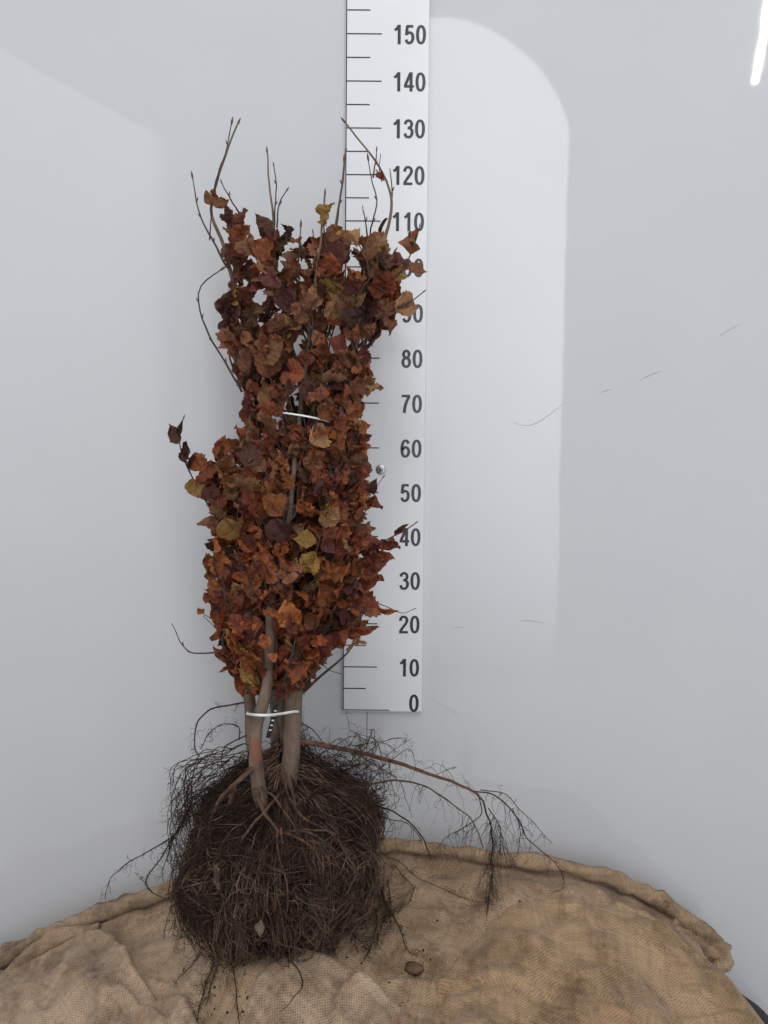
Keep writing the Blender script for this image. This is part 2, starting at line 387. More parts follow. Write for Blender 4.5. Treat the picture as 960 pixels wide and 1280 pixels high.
# washer and screw
w = P(476, 587, -0.001); ang = np.linspace(0, 2 * math.pi, 25)[:-1]
def disc(name, mat, r, y0, y1, hole=None, bevel=0.0006, seg=24):
    V, F = [], []
    prof = [(r, y0), (r, y1 + bevel), (r - bevel, y1), (hole or 0.0002, y1 + (0.0004 if hole else 0))]
    for a in np.linspace(0, 2 * math.pi, seg + 1)[:-1]:
        for q, yy in prof: V.append((q * math.cos(a), yy, q * math.sin(a)))
    n = len(prof)
    for i in range(seg):
        for k in range(n - 1): F.append((i * n + k, ((i + 1) % seg) * n + k, ((i + 1) % seg) * n + k + 1, i * n + k + 1))
    return link(name, mesh(name, V, F, mat), ruler, (w.x, 0, w.z))
disc('washer', M_screw, 0.0115, 0, -0.0018, 0.004)
disc('screw_head', M_screw, 0.0062, -0.0015, -0.0062, None, 0.002)
sk = disc('screw_socket', M_tape, 0.0026, -0.0060, -0.0066, None, 0.0001, 6)

# ------------------------------------------------------------------ burlap
RIDGE = [(-140, 1270), (-60, 1222), (0, 1196), (60, 1166), (140, 1136), (230, 1106), (330, 1082), (420, 1064), (490, 1058), (600, 1072), (720, 1094), (800, 1118), (870, 1160), (915, 1205), (960, 1290), (1040, 1420)]
YR = -0.05
rp = [P(x, y, YR) for x, y in RIDGE]; RXs = np.array([p.x for p in rp]); RZs = np.array([p.z for p in rp])
def ridge_z(x):
    return sum(np.interp(x + d, RXs, RZs) for d in (-.03, -.015, 0, .015, .03)) / 5
BALL = P(354, 1062, -0.30); BA = np.array([0.170, 0.162, 0.170])
fr = random.Random(5); FOLDS = []
for q in range(75):
    fxp, fyp = fr.uniform(-.95, .65), fr.uniform(-.62, -.08)
    FOLDS.append((fxp, fyp, fr.gauss(.5 if fxp > -.2 else -.6, .7), fr.uniform(.03, .11), fr.uniform(.006, .014), fr.uniform(.005, .016) * fr.choice((1, 1, -1))))
def fold_h(x, y):
    z = np.zeros_like(x)
    for a, b, th, L, w, h in FOLDS:
        c, q = math.cos(th), math.sin(th); u = (x - a) * c + (y - b) * q; v = -(x - a) * q + (y - b) * c + .25 * u * u / L
        z = z + h * np.exp(-(u / L) ** 4) * np.where(v > 0, np.exp(-(v / w) ** 2), np.exp(-(v / (2.2 * w)) ** 2))
    return z
def base_h(x, y):
    x = np.asarray(x, float); y = np.asarray(y, float)
    t = np.maximum(YR - y, 0)
    z = ridge_z(x * (1 - 0.0 * t)) - 0.25 * t
    side = np.clip((np.abs(x + 0.1) - 0.45) / 0.4, 0, 1)
    z = z + side * t * 0.10
    z = z - np.clip((y - YR) / 0.05, 0, 1) ** 2 * 0.12
    inn = np.clip((YR - y) / 0.06, 0.25, 1)
    z = z + inn * (0.020 * fbm(x * 1.0 + 0.4 * y, y * 1.3, 4.5, 5, 3) + 0.027 * (0.5 - np.abs(fbm(x - 0.7 * y, y + 0.6 * x, 5.0, 9, 2))) + 0.009 * (0.5 - np.abs(fbm(x * .7 + 1.1 * y, y - .6 * x, 11, 31, 2))) + 0.004 * fbm(x, y, 20, 21, 3))
    z = z + inn * fold_h(x, y)
    d2 = ((x - BALL.x) / 0.16) ** 2 + ((y + 0.31) / 0.15) ** 2
    zd = BALL.z - BA[2] + 0.012
    wgt = np.exp(-d2 ** 2 * 0.7)
    return z * (1 - wgt) + zd * wgt
def ground(px, py):
    d = ray(px, py); a, b = 0.9, 2.2
    ts = np.linspace(a, b, 500); pts = np.array(CAM)[None] + ts[:, None] * np.array(d)[None]
    f = pts[:, 2] - base_h(pts[:, 0], pts[:, 1]); i = np.argmax(f < 0)
    if not (f < 0).any(): i = len(ts) - 1
    return Vector(pts[i])
def pip(x, y, poly):
    ins = np.zeros(x.shape, bool); n = len(poly)
    for i in range(n):
        (x0, y0), (x1, y1) = poly[i][:2], poly[(i + 1) % n][:2]
        c = ((y0 > y) != (y1 > y)) & (x < (x1 - x0) * (y - y0) / (y1 - y0 + 1e-12) + x0); ins ^= c
    return ins
def sdist(x, y, poly, ws):
    best = np.full(x.shape, 1e9); wb = np.zeros(x.shape); n = len(poly)
    for i in range(n):
        a = np.array(poly[i]); b = np.array(poly[(i + 1) % n]); ab = b - a
        t = np.clip(((x - a[0]) * ab[0] + (y - a[1]) * ab[1]) / (ab @ ab + 1e-12), 0, 1)
        d = np.hypot(x - a[0] - t * ab[0], y - a[1] - t * ab[1]); k = d < best
        best = np.where(k, d, best); wb = np.where(k, ws[i] * (1 - t) + ws[(i + 1) % n] * t, wb)
    return np.where(pip(x, y, poly), best, -best), wb
def grid_sheet(x0, x1, y0, y1, step, hfun, keep=None):
    nx, ny = int((x1 - x0) / step), int((y1 - y0) / step)
    X, Y = np.meshgrid(np.linspace(x0, x1, nx), np.linspace(y0, y1, ny)); Z = hfun(X, Y)
    V = np.stack([X, Y, Z], -1).reshape(-1, 3)
    i = np.arange(ny - 1)[:, None] * nx + np.arange(nx - 1)[None]
    F = np.stack([i, i + 1, i + nx + 1, i + nx], -1).reshape(-1, 4)
    if keep is not None:
        k = keep(X, Y).ravel(); F = F[k[F].any(axis=1)]
    dz = np.gradient(Z); gx = np.gradient(Z, axis=1); gy = np.gradient(Z, axis=0); uvx = X + np.cumsum(np.hypot(gx, step) - step, axis=1) * .6; uvy = Y + np.cumsum(np.hypot(np.clip(gy, -2 * step, 2 * step), step) - step, axis=0)
    used = np.unique(F); mp = -np.ones(len(V), int); mp[used] = np.arange(len(used))
    return V[used], mp[F], np.stack([uvx, uvy], -1).reshape(-1, 2)[used]
def on_ground_poly(pix): return [tuple(ground(x, y).xy) for x, y, *_ in pix]
def sheet(name, mat, pix, T, seed, label, fold=0.008, extra=None, step=0.0034):
    poly = [(g[2], g[3]) if len(g) == 5 else tuple(ground(g[0], g[1]).xy) for g in pix]; ws = [g[-1] for g in pix]
    xs, ys = [p[0] for p in poly], [p[1] for p in poly]
    def off(X, Y):
        jx = X + 0.010 * fbm(X, Y, 9, seed, 2); jy = Y + 0.010 * fbm(X, Y, 9, seed + 7, 2)
        d, w = sdist(jx, jy, poly, ws); u = np.clip((d + 0.004) / w, -1, 1)
        prof = np.where(u > 0, np.sqrt(np.maximum(1 - (1 - u) ** 2, 0)), u * 3.0)
        ins = np.clip(d / 0.05, 0, 1)
        lip = (np.exp(-((d - 0.010) / 0.008) ** 2) * 0.007 - np.exp(-((d - 0.026) / 0.006) ** 2) * 0.003) * (w < 0.03)
        return T * prof - 0.0015 + lip + ins * fold * (0.3 + 0.8 * fbm(X + .5 * Y, Y, 7.0, seed + 3, 3) + 0.9 * (.5 - np.abs(fbm(X - .6 * Y, Y * 1.2 + .4 * X, 9.0, seed + 13, 2)))), d
    V, F, uv = grid_sheet(min(xs) - .03, max(xs) + .03, min(ys) - .03, max(ys) + .03, step,
                          lambda X, Y: np.maximum(base_h(X, Y) + off(X, Y)[0], FZ + 0.01), lambda X, Y: off(X, Y)[1] > -0.012)
    o = link(name, mesh(name, V, F, mat, True, uv))
    tag(o, label, 'burlap sack', 'burlap sacks heaped under the root ball'); return o
def edge_cut(X, Y): # the heap's right end falls away along the fold that shows the black sheet
    a, b = ground(900, 1238), ground(946, 1288); d = Vector((b.x - a.x, b.y - a.y)).normalized()
    return (X - a.x) * -d.y + (Y - a.y) * d.x
def hA(X, Y):
    return np.maximum(base_h(X, Y), FZ + 0.004)
XM = P(250, 1100, -0.1).x
VA, FA, uvA = grid_sheet(XM, 0.70, -0.85, 0.004, 0.0045, hA)
sackA = link('burlap_sack', mesh('burlap_sack', VA, FA, M_bur1, True, uvA))
tag(sackA, 'tan burlap sack spread behind the roots, long rolled hem along the white wall', 'burlap sack', 'burlap sacks heaped under the root ball')
VB, FB, uvB = grid_sheet(-1.25, XM + 0.10, -0.85, 0.004, 0.0045, lambda X, Y: np.maximum(base_h(X, Y), FZ + .004) + 0.006 * np.clip((XM + 0.06 - X) / 0.04, -1, 1))
sackB = link('burlap_sack', mesh('burlap_sack', VB, FB, M_bur2, True, uvB))
tag(sackB, 'brownish burlap sack with thick rolled edge left of the root ball', 'burlap sack', 'burlap sacks heaped under the root ball')
def roll(parent, mat, pix, Y, r, seed, n=150, sides=20, lump=0.35, squash=1.0):
    pts = catmull([P(a, b, q) for (a, b), q in zip(pix, Y)], n); s = np.linspace(0, 1, n)
    rr = np.asarray(r if hasattr(r, '__len__') else [r] * 2); rr = np.interp(s, np.linspace(0, 1, len(rr)), rr)
    V, F = one_tube(pts, rr, sides); V = np.asarray(V)
    cen = np.repeat(pts, sides, 0); d = V - cen; nn = vnoise(V * 30, seed) + 0.5 * vnoise(V * 75, seed + 1)
    a = np.arctan2(d[:, 2], d[:, 1]); sp = 1 + lump * nn + 0.12 * np.cos(3 * a + 25 * cen[:, 0])
    d[:, 2] *= squash; V = cen + d * sp[:, None]
    L = np.r_[0, np.cumsum(np.linalg.norm(np.diff(pts, axis=0), axis=1))]
    uv = np.stack([np.repeat(L, sides), np.tile(np.arange(sides) / sides, n) * 2 * math.pi * rr.mean()], 1)
    return link('rolled_hem', mesh('rolled_hem', V, F, mat, True, uv), parent)
roll(sackA, M_bur1, [(440, 1061), (490, 1056), (560, 1064), (640, 1074), (720, 1086), (790, 1108), (850, 1144), (905, 1188)], [-.07] * 8, [.013, .012, .014, .015, .019, .022], 3)
roll(sackA, M_bur1, [(838, 1146), (880, 1174), (906, 1192), (906, 1204), (894, 1211), (889, 1222), (892, 1236)], [-.065, -.075, -.085, -.09, -.095, -.095, -.09], [.018, .02, .014, .013, .016, .014], 8, 70, 20, .7, 1)
roll(sackA, M_bur1, [(836, 1160), (868, 1180), (888, 1197), (893, 1228), (900, 1262)], [-.075] * 5, [.024, .026, .024, .02, .016], 9, 60, 20, .5, 1)
roll(sackB, M_bur2, [(-60, 1228), (0, 1202), (60, 1170), (110, 1148), (160, 1130), (200, 1114), (240, 1102)], [-.09] * 7, [.032, .030, .022, .018, .019, .016, .012], 13)
roll(sackB, M_bur2, [(-60, 1268), (-20, 1243), (22, 1212), (42, 1190), (66, 1174), (125, 1158)], [-.15, -.15, -.145, -.14, -.135, -.13], [.032, .03, .021, .017, .014, .008], 17)
sheet('burlap_sack', M_bur3, [(-80, 1262, .02), (0, 1235, .02), (45, 1212, .014), (85, 1186, .014), (140, 1184, .008), (163, 1203, .008), (180, 1228, .008), (225, 1255, .008), (265, 1290, .014), (265, 1345, .02), (-80, 1345, .02)],
      0.024, 41, 'pale burlap flap with greyish stains folded over the left heap', 0.012)
sheet('burlap_sack', M_bur3, [(300, 1290, .03), (318, 1232, .05), (372, 1192, .03), (420, 1212, .008), (468, 1240, .008), (512, 1284, .008), (530, 1345, .02), (300, 1345, .03)],
      0.020, 57, 'light beige burlap fold in front of the root ball', 0.011)
sheet('burlap_sack', M_bur4, [(560, 1345, .06), (545, 1230, .10), (610, 1150, .12), (700, 1130, .07), (770, 1140, .03), (800, 1150, .014), (830, 1166, .009), (873, 1206, .009), (911, 1239, .009), (952, 1290, .014), (990, 1345, .014)],
      0.022, 71, 'smooth golden tan burlap sack on the right of the heap', 0.011)
# black sheet under the heap's right end
bp = catmull([P(850, 1180, -.05), P(898, 1220, -.05), P(930, 1244, -.055), P(962, 1272, -.06), P(1010, 1330, -.07)], 20)
V = []; F = []
for j, (dy, dz) in enumerate(((0, 0), (-.02, -.002), (-.05, -.012), (-.10, -.04), (-.2, -.10), (-.2, -.11), (-.0, -.02))):
    for p in bp: V.append((p[0] + 0.1 * dy, p[1] + dy, p[2] + dz + 0.002 * math.sin(p[0] * 60 + j)))
for j in range(6):
    for i in range(19): F.append((j * 20 + i, j * 20 + i + 1, j * 20 + 20 + i + 1, j * 20 + 20 + i))
tag(link('ground_cover_sheet', mesh('ground_cover_sheet', V, F, M_black)), 'black plastic sheet showing under the right end of the burlap', 'plastic sheet')

# ------------------------------------------------------------------ leaves
def leaf_mesh(seed, fold, curl, bend, twist, crumple, wid):
    r = np.random.default_rng(seed); nu, nv = 25, 12
    u = np.linspace(0, 1, nu); w = wid * np.sin(math.pi * np.clip(u, 0, 1) ** 0.80) ** 0.86; w[0] = 0.02; w[-1] = 0.006
    v = np.linspace(-1, 1, nv + 1); V = []; UV = []
    for i in range(nu):
        for j in range(nv + 1):
            a = abs(v[j]); edge = 1 + (0.04 * math.sin(i * 2.9 + seed) + 0.035 * r.standard_normal()) * (a > .9)
            x = v[j] * w[i] * edge; y = u[i] - a * 0.06
            z = fold * a * w[i] * 2 + 0.045 * math.cos((u[i] * 6 - a * 1.6) * 2 * math.pi) * a * (1 - .3 * a) + 0.085 * a * a * math.sin(u[i] * 9 + seed * 1.7 + (2.1 if v[j] > 0 else 0))
            V.append([x, y, z]); UV.append((v[j] * .5 + .5, u[i]))
    V = np.array(V); V[:, 2] += crumple * (vnoise(V * 3.3 + seed * 5.3, seed) + .55 * vnoise(V * 7 + seed, seed + 3) + .3 * vnoise(V * 14 + seed, seed + 4))
    V[:, 0] += crumple * 0.22 * vnoise(V * 3.7 + 9 + seed, seed + 5)
    th = V[:, 0] * curl * 3; rad = 1.0
    x, z = V[:, 0].copy(), V[:, 2].copy()                      # curl across
    k = curl * 3.0
    if abs(k) > .05: V[:, 0] = np.sin(x * k) / k - z * np.sin(x * k); V[:, 2] = (1 - np.cos(x * k)) / k + z * np.cos(x * k)
    y, z = V[:, 1].copy(), V[:, 2].copy(); k = bend
    if abs(k) > .05: V[:, 1] = np.sin(y * k) / k - z * np.sin(y * k); V[:, 2] = (1 - np.cos(y * k)) / k + z * np.cos(y * k)
    a = twist * UV_y(UV); x, z = V[:, 0].copy(), V[:, 2].copy()
    V[:, 0] = x * np.cos(a) - z * np.sin(a); V[:, 2] = x * np.sin(a) + z * np.cos(a)
    F = []
    for i in range(nu - 1):
        for j in range(nv): q = i * (nv + 1) + j; F.append((q, q + 1, q + nv + 2, q + nv + 1))
    V[:, 1] += 0.13                                            # petiole from the origin to the blade
    V = V.tolist(); b = len(V); base = V[nv // 2]
    for k_, (yy, zz) in enumerate(((0, 0), (0.07, 0.012), (0.15, base[2]))):
        for a_ in range(3): V.append([0.013 * math.cos(a_ * 2.09), yy, zz + 0.013 * math.sin(a_ * 2.09)]); UV.append((.5, .02))
    for k_ in range(2):
        for a_ in range(3): F.append((b + k_ * 3 + a_, b + k_ * 3 + (a_ + 1) % 3, b + k_ * 3 + 3 + (a_ + 1) % 3, b + k_ * 3 + 3 + a_))
    return mesh('leaf', V, F, M_leaf, True, UV)
def UV_y(UV): return np.array([q[1] for q in UV])
LEAVES = []
lr = random.Random(3)
for k in range(22):
    LEAVES.append(leaf_mesh(k + 1, lr.uniform(-.3, .85), lr.uniform(-.6, .8), lr.uniform(-1.5, 1.5), lr.uniform(-.9, .9), lr.uniform(.08, .19), lr.uniform(.30, .40)))
FLAT = [leaf_mesh(60 + k, lr.uniform(.15, .5), lr.uniform(-.35, .5), lr.uniform(-1.0, 1.1), lr.uniform(-.5, .5), lr.uniform(.13, .21), lr.uniform(.34, .40)) for k in range(6)]
NARROW = [leaf_mesh(80 + k, lr.uniform(.5, .8), lr.uniform(.5, .9), lr.uniform(-.5, .5), lr.uniform(-.3, .3), .08, .26) for k in range(4)]
def bud_mesh():
    pts = np.array([(0, y, 0.02 * math.sin(3 * y)) for y in (0, .12, .35, .6, .85, 1.0)]); V, F = one_tube(pts, np.array([.05, .11, .14, .12, .06, .008]), 6)
    return mesh('bud', V, F, M_bud)
BUD = bud_mesh()
PAL = dict(russet=(.265, .082, .032), orange=(.365, .118, .036), brown=(.215, .094, .045), dark=(.075, .031, .02), plum=(.125, .042, .035), tan=(.31, .165, .075), ochre=(.29, .165, .042), rust=(.205, .056, .027))
def leaf_color(py, rnd):
    if py < 430: names, wt = ['brown', 'russet', 'tan', 'dark', 'plum', 'rust', 'ochre'], [34, 14, 14, 14, 8, 14, 1]
    elif py < 560: names, wt = ['brown', 'russet', 'tan', 'dark', 'plum', 'orange', 'rust', 'ochre'], [30, 22, 10, 10, 6, 8, 16, 1]
    else: names, wt = ['brown', 'russet', 'orange', 'dark', 'plum', 'tan', 'rust', 'ochre'], [17, 30, 14, 9, 8, 5, 22, 2]
    c = PAL[rnd.choices(names, wt)[0]]; s = rnd.uniform(.65, 1.6); h = rnd.uniform(.9, 1.1)
    return (c[0] * s, c[1] * s * h, c[2] * s, 1)
def frame(d, nrm):
    d = Vector(d).normalized(); n = Vector(nrm); n = (n - d * n.dot(d)); n = n.normalized() if n.length > 1e-4 else d.orthogonal().normalized()
    return Matrix((d.cross(n), d, n)).transposed()
def add_leaf(br, org, pos, d, nrm, size, color, me=None, rnd=random):
    o = link('leaf', me or rnd.choice(LEAVES), br, Vector(pos) - Vector(org)); o.rotation_euler = frame(d, nrm).to_euler()
    o.scale = (size * rnd.uniform(.85, 1.1), size, size * rnd.uniform(.8, 1.15)); o.color = color; return o
def add_bud(br, org, pos, d, size):
    o = link('bud', BUD, br, Vector(pos) - Vector(org)); o.rotation_euler = frame(d, (0, -1, .3)).to_euler(); o.scale = (size,) * 3

# ------------------------------------------------------------------ saplings
def YA(py): return np.interp(py, [100, 500, 950], [-0.17, -0.23, -0.29])
STEMS = [  # pixel path, depth offset, radii (m), label
 ([(322, 990), (318, 955), (314, 915), (313, 885), (309, 850), (300, 790), (292, 710), (300, 610), (316, 520), (316, 450), (296, 370), (280, 310), (264, 262), (272, 222), (285, 185), (297, 156)], .015, [.0125, .0115, .011, .009, .007, .005, .003, .0016], 'beech sapling at bundle edge, tall bare leader reaching up left of the ruler'),
 ([(328, 1010), (324, 985), (319, 945), (321, 905), (333, 862), (337, 810), (340, 750), (350, 692), (361, 645), (366, 595), (372, 545), (376, 505), (384, 440), (392, 370), (398, 320), (404, 275), (406, 245)], -.062, [.0145, .0115, .0105, .0085, .0056, .0045, .0037, .0026, .0018], 'beech sapling with crooked stem crossing in front of the bundle'),
 ([(346, 985), (345, 950), (345, 915), (344, 880), (340, 800), (335, 700), (338, 600), (335, 500), (330, 430), (338, 350), (342, 290), (337, 235), (334, 192)], .045, [.0115, .0105, .009, .008, .006, .004, .0025, .0015], 'thin beech sapling in the middle behind, upright bare tip with paired twigs'),
 ([(360, 985), (358, 945), (355, 915), (352, 885), (358, 800), (372, 700), (388, 600), (392, 500), (398, 420), (404, 350), (416, 300), (426, 245), (432, 192)], .03, [.0105, .0095, .0085, .0075, .006, .004, .0025, .0015], 'beech sapling in bundle whose slim tip rises beside the ruler edge'),
 ([(360, 1018), (360, 992), (363, 945), (366, 905), (367, 870), (374, 805), (392, 705), (412, 600), (430, 500), (448, 420), (470, 335), (488, 268), (486, 232), (466, 197), (432, 154)], -.012, [.018, .017, .0155, .013, .011, .008, .006, .0042, .0022, .0015], 'thickest beech sapling with drooping tip over the ruler and long side root'),
]
SAP = []; PATH = []
for k, (pix, dy, rad, label) in enumerate(STEMS):
    pts = catmull([P(x, y, YA(y) + dy * (np.interp(y, [480, 560], [0.1, 1]) if k == 1 else 1)) for x, y in pix], 90)
    root = Vector(pts[0]); e = empty('beech_sapling', root, label, 'sapling', 'beech saplings tied in one bundle')
    rr = np.interp(np.linspace(0, 1, 90), np.linspace(0, 1, len(rad)), rad)
    pp = pts + 0.0016 * np.stack([vnoise(pts * 40 + 3 * k, 2), vnoise(pts * 40 + 9, 3), np.zeros(90)], -1)
    V, F = one_tube(pp - np.array(root), rr * (1 + .06 * vnoise(pts * 60, k)), 12)
    st = link('stem', mesh('stem', V, F, M_bark if k != 1 else mat_scar(M_bark, P(321, 938, YA(938) + dy - .012) - root)), e)
    SAP.append(e); PATH.append(pts)
    add_bud(st, root, pts[-1], pts[-1] - pts[-3], .016)
def radius_at(k, i): return np.interp(i / 89, np.linspace(0, 1, len(STEMS[k][2])), STEMS[k][2])
F2 = [proj(p) for p in PATH[1]]; F2y = [PATH[1][i][1] for i in range(90)]
fx = np.array([q[0] for q in F2]); fy = np.array([q[1] for q in F2])
def blocks_view(pos, d, size):
    """a leaf that would hide the crooked front stem or the upper tie's visible run"""
    for f in (.25, .6, .95, 1.1):
        q = Vector(pos) + Vector(d) * size * f; x, y = proj(q)
        sx = np.interp(-y, -fy, fx); sy = np.interp(-y, -fy, F2y)
        if (572 < y < 662 or 765 < y < 852) and abs(x - sx) < 13 and q.y < sy + .015: return True
        if 505 < y < 533 and 346 < x < 400 and q.y < -.25: return True
        if y > 868 and 300 < x < 385: return True
        if 885 < y: return True
    return False
SIL = [(262, 290, 302), (278, 288, 330), (295, 296, 470), (315, 298, 510), (335, 294, 512), (360, 286, 508), (385, 285, 492), (410, 292, 482), (435, 305, 478), (460, 315, 470), (490, 318, 462), (515, 312, 455), (540, 296, 448), (565, 270, 450), (590, 256, 452), (620, 252, 456), (650, 256, 466), (680, 258, 474), (710, 256, 474), (740, 266, 472), (765, 274, 464), (785, 282, 440), (805, 286, 400), (825, 288, 388), (845, 304, 372), (862, 314, 366)]
sy_, sl_, sr_ = (np.array(a, float) for a in zip(*SIL))
rnd = random.Random(21)
def make_branch(k, pts, r0, r1, mat=M_twig, sides=5):
    pts = np.asarray(pts); org = Vector(pts[0]); n = len(pts)
    V, F = one_tube(pts - pts[0], np.linspace(r0, r1, n) * (1 + .12 * vnoise(pts * 90, 4)), sides)
    return link('branch', mesh('branch', V, F, mat), SAP[k], org - SAP[k].location), org
def leafy(k, pts, r0, r1, t0, gap, size, check=True, tip=True, pal=None):
    br, org = make_branch(k, pts, r0, r1); pts = np.asarray(pts); n = len(pts)
    L = np.r_[0, np.cumsum(np.linalg.norm(np.diff(pts, axis=0), axis=1))]; s = L[-1] * t0; side = rnd.choice((-1, 1)); cnt = 0
    while s < L[-1]:
        i = min(np.searchsorted(L, s), n - 1); t = Vector(pts[i] - pts[max(i - 1, 0)]).normalized()
        for tr in range(4):
            a = rnd.uniform(0, 6.28); sd = t.orthogonal().normalized(); sd.rotate(Matrix.Rotation(a, 3, t))
            d = (t * rnd.uniform(.4, 1.1) + sd * rnd.uniform(.35, .9) + Vector((0, -.15, rnd.uniform(-.3, .2)))).normalized()
            nrm = Vector((rnd.gauss(0, .6), -1 + rnd.gauss(0, .5), rnd.gauss(.35, .6)))
            sz = size * rnd.uniform(.7, 1.2)
            tipP = Vector(pts[i]) + d * sz * 1.1; x, y = proj(tipP)
            wl, wr = np.interp(y, sy_, sl_) - 12, np.interp(y, sy_, sr_) + 14
            if check and (blocks_view(pts[i], d, sz) or not wl < x < wr or tipP.y > -.03): continue
            add_leaf(br, org, pts[i], d, nrm, sz, pal(rnd) if pal else leaf_color(y, rnd), rnd.choice(FLAT) if rnd.random() < .28 else None, rnd=rnd); cnt += 1; break
        s += gap * rnd.uniform(.6, 1.4); side = -side
    if tip: add_bud(br, org, pts[-1], pts[-1] - pts[-2], rnd.uniform(.010, .015))
    return br, org
def stem_at(k, z):
    i = int(np.argmin(np.abs(PATH[k][:, 2] - z))); return i
def grow(px, py, dep, gap, size, t0=.3):
    c = (np.interp(py, sy_, sl_) + np.interp(py, sy_, sr_)) / 2; hw = (np.interp(py, sy_, sr_) - np.interp(py, sy_, sl_)) / 2
    hd = min(hw / 620 * .85, .125) * math.sqrt(max(1 - min(abs(px - c) / hw, 1) ** 2, .06))
    T = P(px, py, YA(py) + dep * hd)
    best = None
    for k in range(5):
        i = stem_at(k, T.z - rnd.uniform(.10, .2)); i = max(14, min(i, 80)); d = (Vector(PATH[k][i]) - T); q = math.hypot(d.x, d.y) + rnd.uniform(0, .05)
        if best is None or q < best[0]: best = (q, k, i)
    _, k, i = best; S = Vector(PATH[k][i]); t = Vector(PATH[k][min(i + 2, 89)] - PATH[k][i]).normalized()
    L = (T - S).length; out = Vector((T.x - S.x, T.y - S.y, 0))
    A = S + t * L * .22 + out * .38; B = S + (T - S) * .7 + out * .13 + Vector((rnd.gauss(0, .012), rnd.gauss(0, .012), 0))
    pts = catmull([S, A, B, T], 14)
    leafy(k, pts, min(.0034, max(.0018, radius_at(k, i) * .6)), .0011, t0, gap, size)
def sample(n, y0, y1, gap, size, t0=.3, dens=None):
    for j in range(n):
        for _ in range(50):
            py = y0 + (y1 - y0) * (j + rnd.random()) / n; l, r = np.interp(py, sy_, sl_), np.interp(py, sy_, sr_)
            if rnd.random() < (r - l) / 225: break
        px = l + (r - l) * rnd.random(); dep = rnd.uniform(-1, .75)
        grow(px, py, dep, gap, size, t0)
sample(24, 285, 340, .030, .050, .35)
sample(26, 340, 430, .027, .050, .25)
sample(46, 430, 560, .022, .046, .2)
sample(80, 560, 700, .020, .046, .15)
sample(46, 690, 800, .020, .046, .15)
sample(22, 800, 862, .020, .046, .3)

# traced outlying twigs and leaves
def trace(k, pix, Y, r0, r1, n=18):
    Yv = Y if hasattr(Y, '__len__') else [Y] * len(pix)
    return catmull([P(x, y, q) for (x, y), q in zip(pix, Yv)], n)
def bare(k, pix, Y, r0=.0019, r1=.001, buds=(0.35, 0.6, .8), tipb=.017):
    pts = trace(k, pix, Y, r0, r1); pts = pts + .0012 * np.stack([vnoise(pts * 70, 1), vnoise(pts * 70, 2), vnoise(pts * 70, 3)], -1)
    br, org = make_branch(k, pts, r0, r1)
    for q, b in enumerate(buds):
        i = int(b * 17); t = Vector(pts[i + 1] - pts[i]).normalized(); d = t + Vector(((-1) ** q * .55, -.2, .1)); add_bud(br, org, pts[i], d, .011)
    add_bud(br, org, pts[-1], pts[-1] - pts[-3], tipb); return br, org
b0, o0 = bare(0, [(284, 334), (266, 300), (250, 268), (241, 224)], -.2, .0024)
bare(0, [(264, 262), (270, 225), (282, 190), (289, 156)], -.19, buds=(.5, .8))
bare(0, [(300, 268), (288, 248), (278, 230)], -.2, buds=(.6,), tipb=.012)
bare(0, [(303, 490), (283, 455), (262, 420), (250, 388), (251, 358), (275, 338)], -.25, .0024, .0011, (.25, .45, .6, .75))
bare(2, [(342, 300), (344, 260), (345, 230), (343, 210)], -.17, buds=(.5, .8), tipb=.012)
bare(2, [(346, 285), (348, 262), (352, 248), (357, 240)], -.18, buds=(.6,), tipb=.012)
bare(3, [(419, 300), (424, 260), (428, 225), (430, 203)], -.2, buds=(.5, .75))
bare(3, [(372, 345), (374, 310), (376, 285)], -.24, buds=(.6,))
bare(4, [(462, 320), (464, 285), (471, 252), (464, 222), (461, 202)], -.22, buds=(.4, .6))
bare(4, [(460, 300), (457, 280), (454, 262)], -.2, buds=(.6,), tipb=.008)
bare(4, [(466, 222), (470, 200), (471, 190)], -.2, buds=(.5,), tipb=.012)
bare(4, [(489, 262), (490, 240), (488, 215)], -.2, buds=(.5,), tipb=.008)
bare(0, [(278, 814), (262, 816), (240, 816), (226, 803), (216, 783)], -.27, .0018, .0007, (.3, .5, .7), .007)
bare(4, [(375, 838), (395, 826), (412, 838), (428, 843)], -.26, .0012, .0006, (.5,), .006)
bare(4, [(385, 835), (400, 828), (407, 824)], -.26, .001, .0005, (.5,), .006)
bare(4, [(445, 745), (480, 757), (502, 766), (516, 762)], -.25, .0014, .0006, (.7,), .008)
bare(0, [(300, 820), (285, 800), (270, 785), (256, 772)], -.28, .0012, .0006, (.5,), .006)
def stub(k, pix, Y, leaves, r0=.002, r1=.001):
    """a traced branch with leaves at given pixels: (x, y, tip dx, tip dy, size, colour, mesh list)"""
    pts = trace(k, pix, Y, r0, r1); br, org = make_branch(k, pts, r0, r1)
    Yv = np.mean(Y)
    for (x, y, dx, dy, sz, cn, ms) in leaves:
        p0 = P(x, y, Yv - .004); j = int(np.argmin(np.linalg.norm(pts - np.array(p0), axis=1))); p0 = Vector(pts[j])
        p1 = P(x + dx, y + dy, Yv - .004 + rnd.uniform(-.012, .012)); c = PAL[cn]; s = rnd.uniform(1.05, 1.4)
        add_leaf(br, org, p0, p1 - p0, Vector((rnd.gauss(0, .3), -1, rnd.gauss(.25, .3))), sz, (c[0] * s, c[1] * s, c[2] * s, 1), rnd.choice(ms), rnd)
    add_bud(br, org, pts[-1], pts[-1] - pts[-3], .010)
stub(0, [(262, 300), (264, 270), (266, 245)], -.195, [(264, 258, -6, -16, .030, 'brown', FLAT), (265, 256, 22, -8, .034, 'brown', LEAVES), (267, 248, 12, -20, .022, 'rust', LEAVES)], .0014)
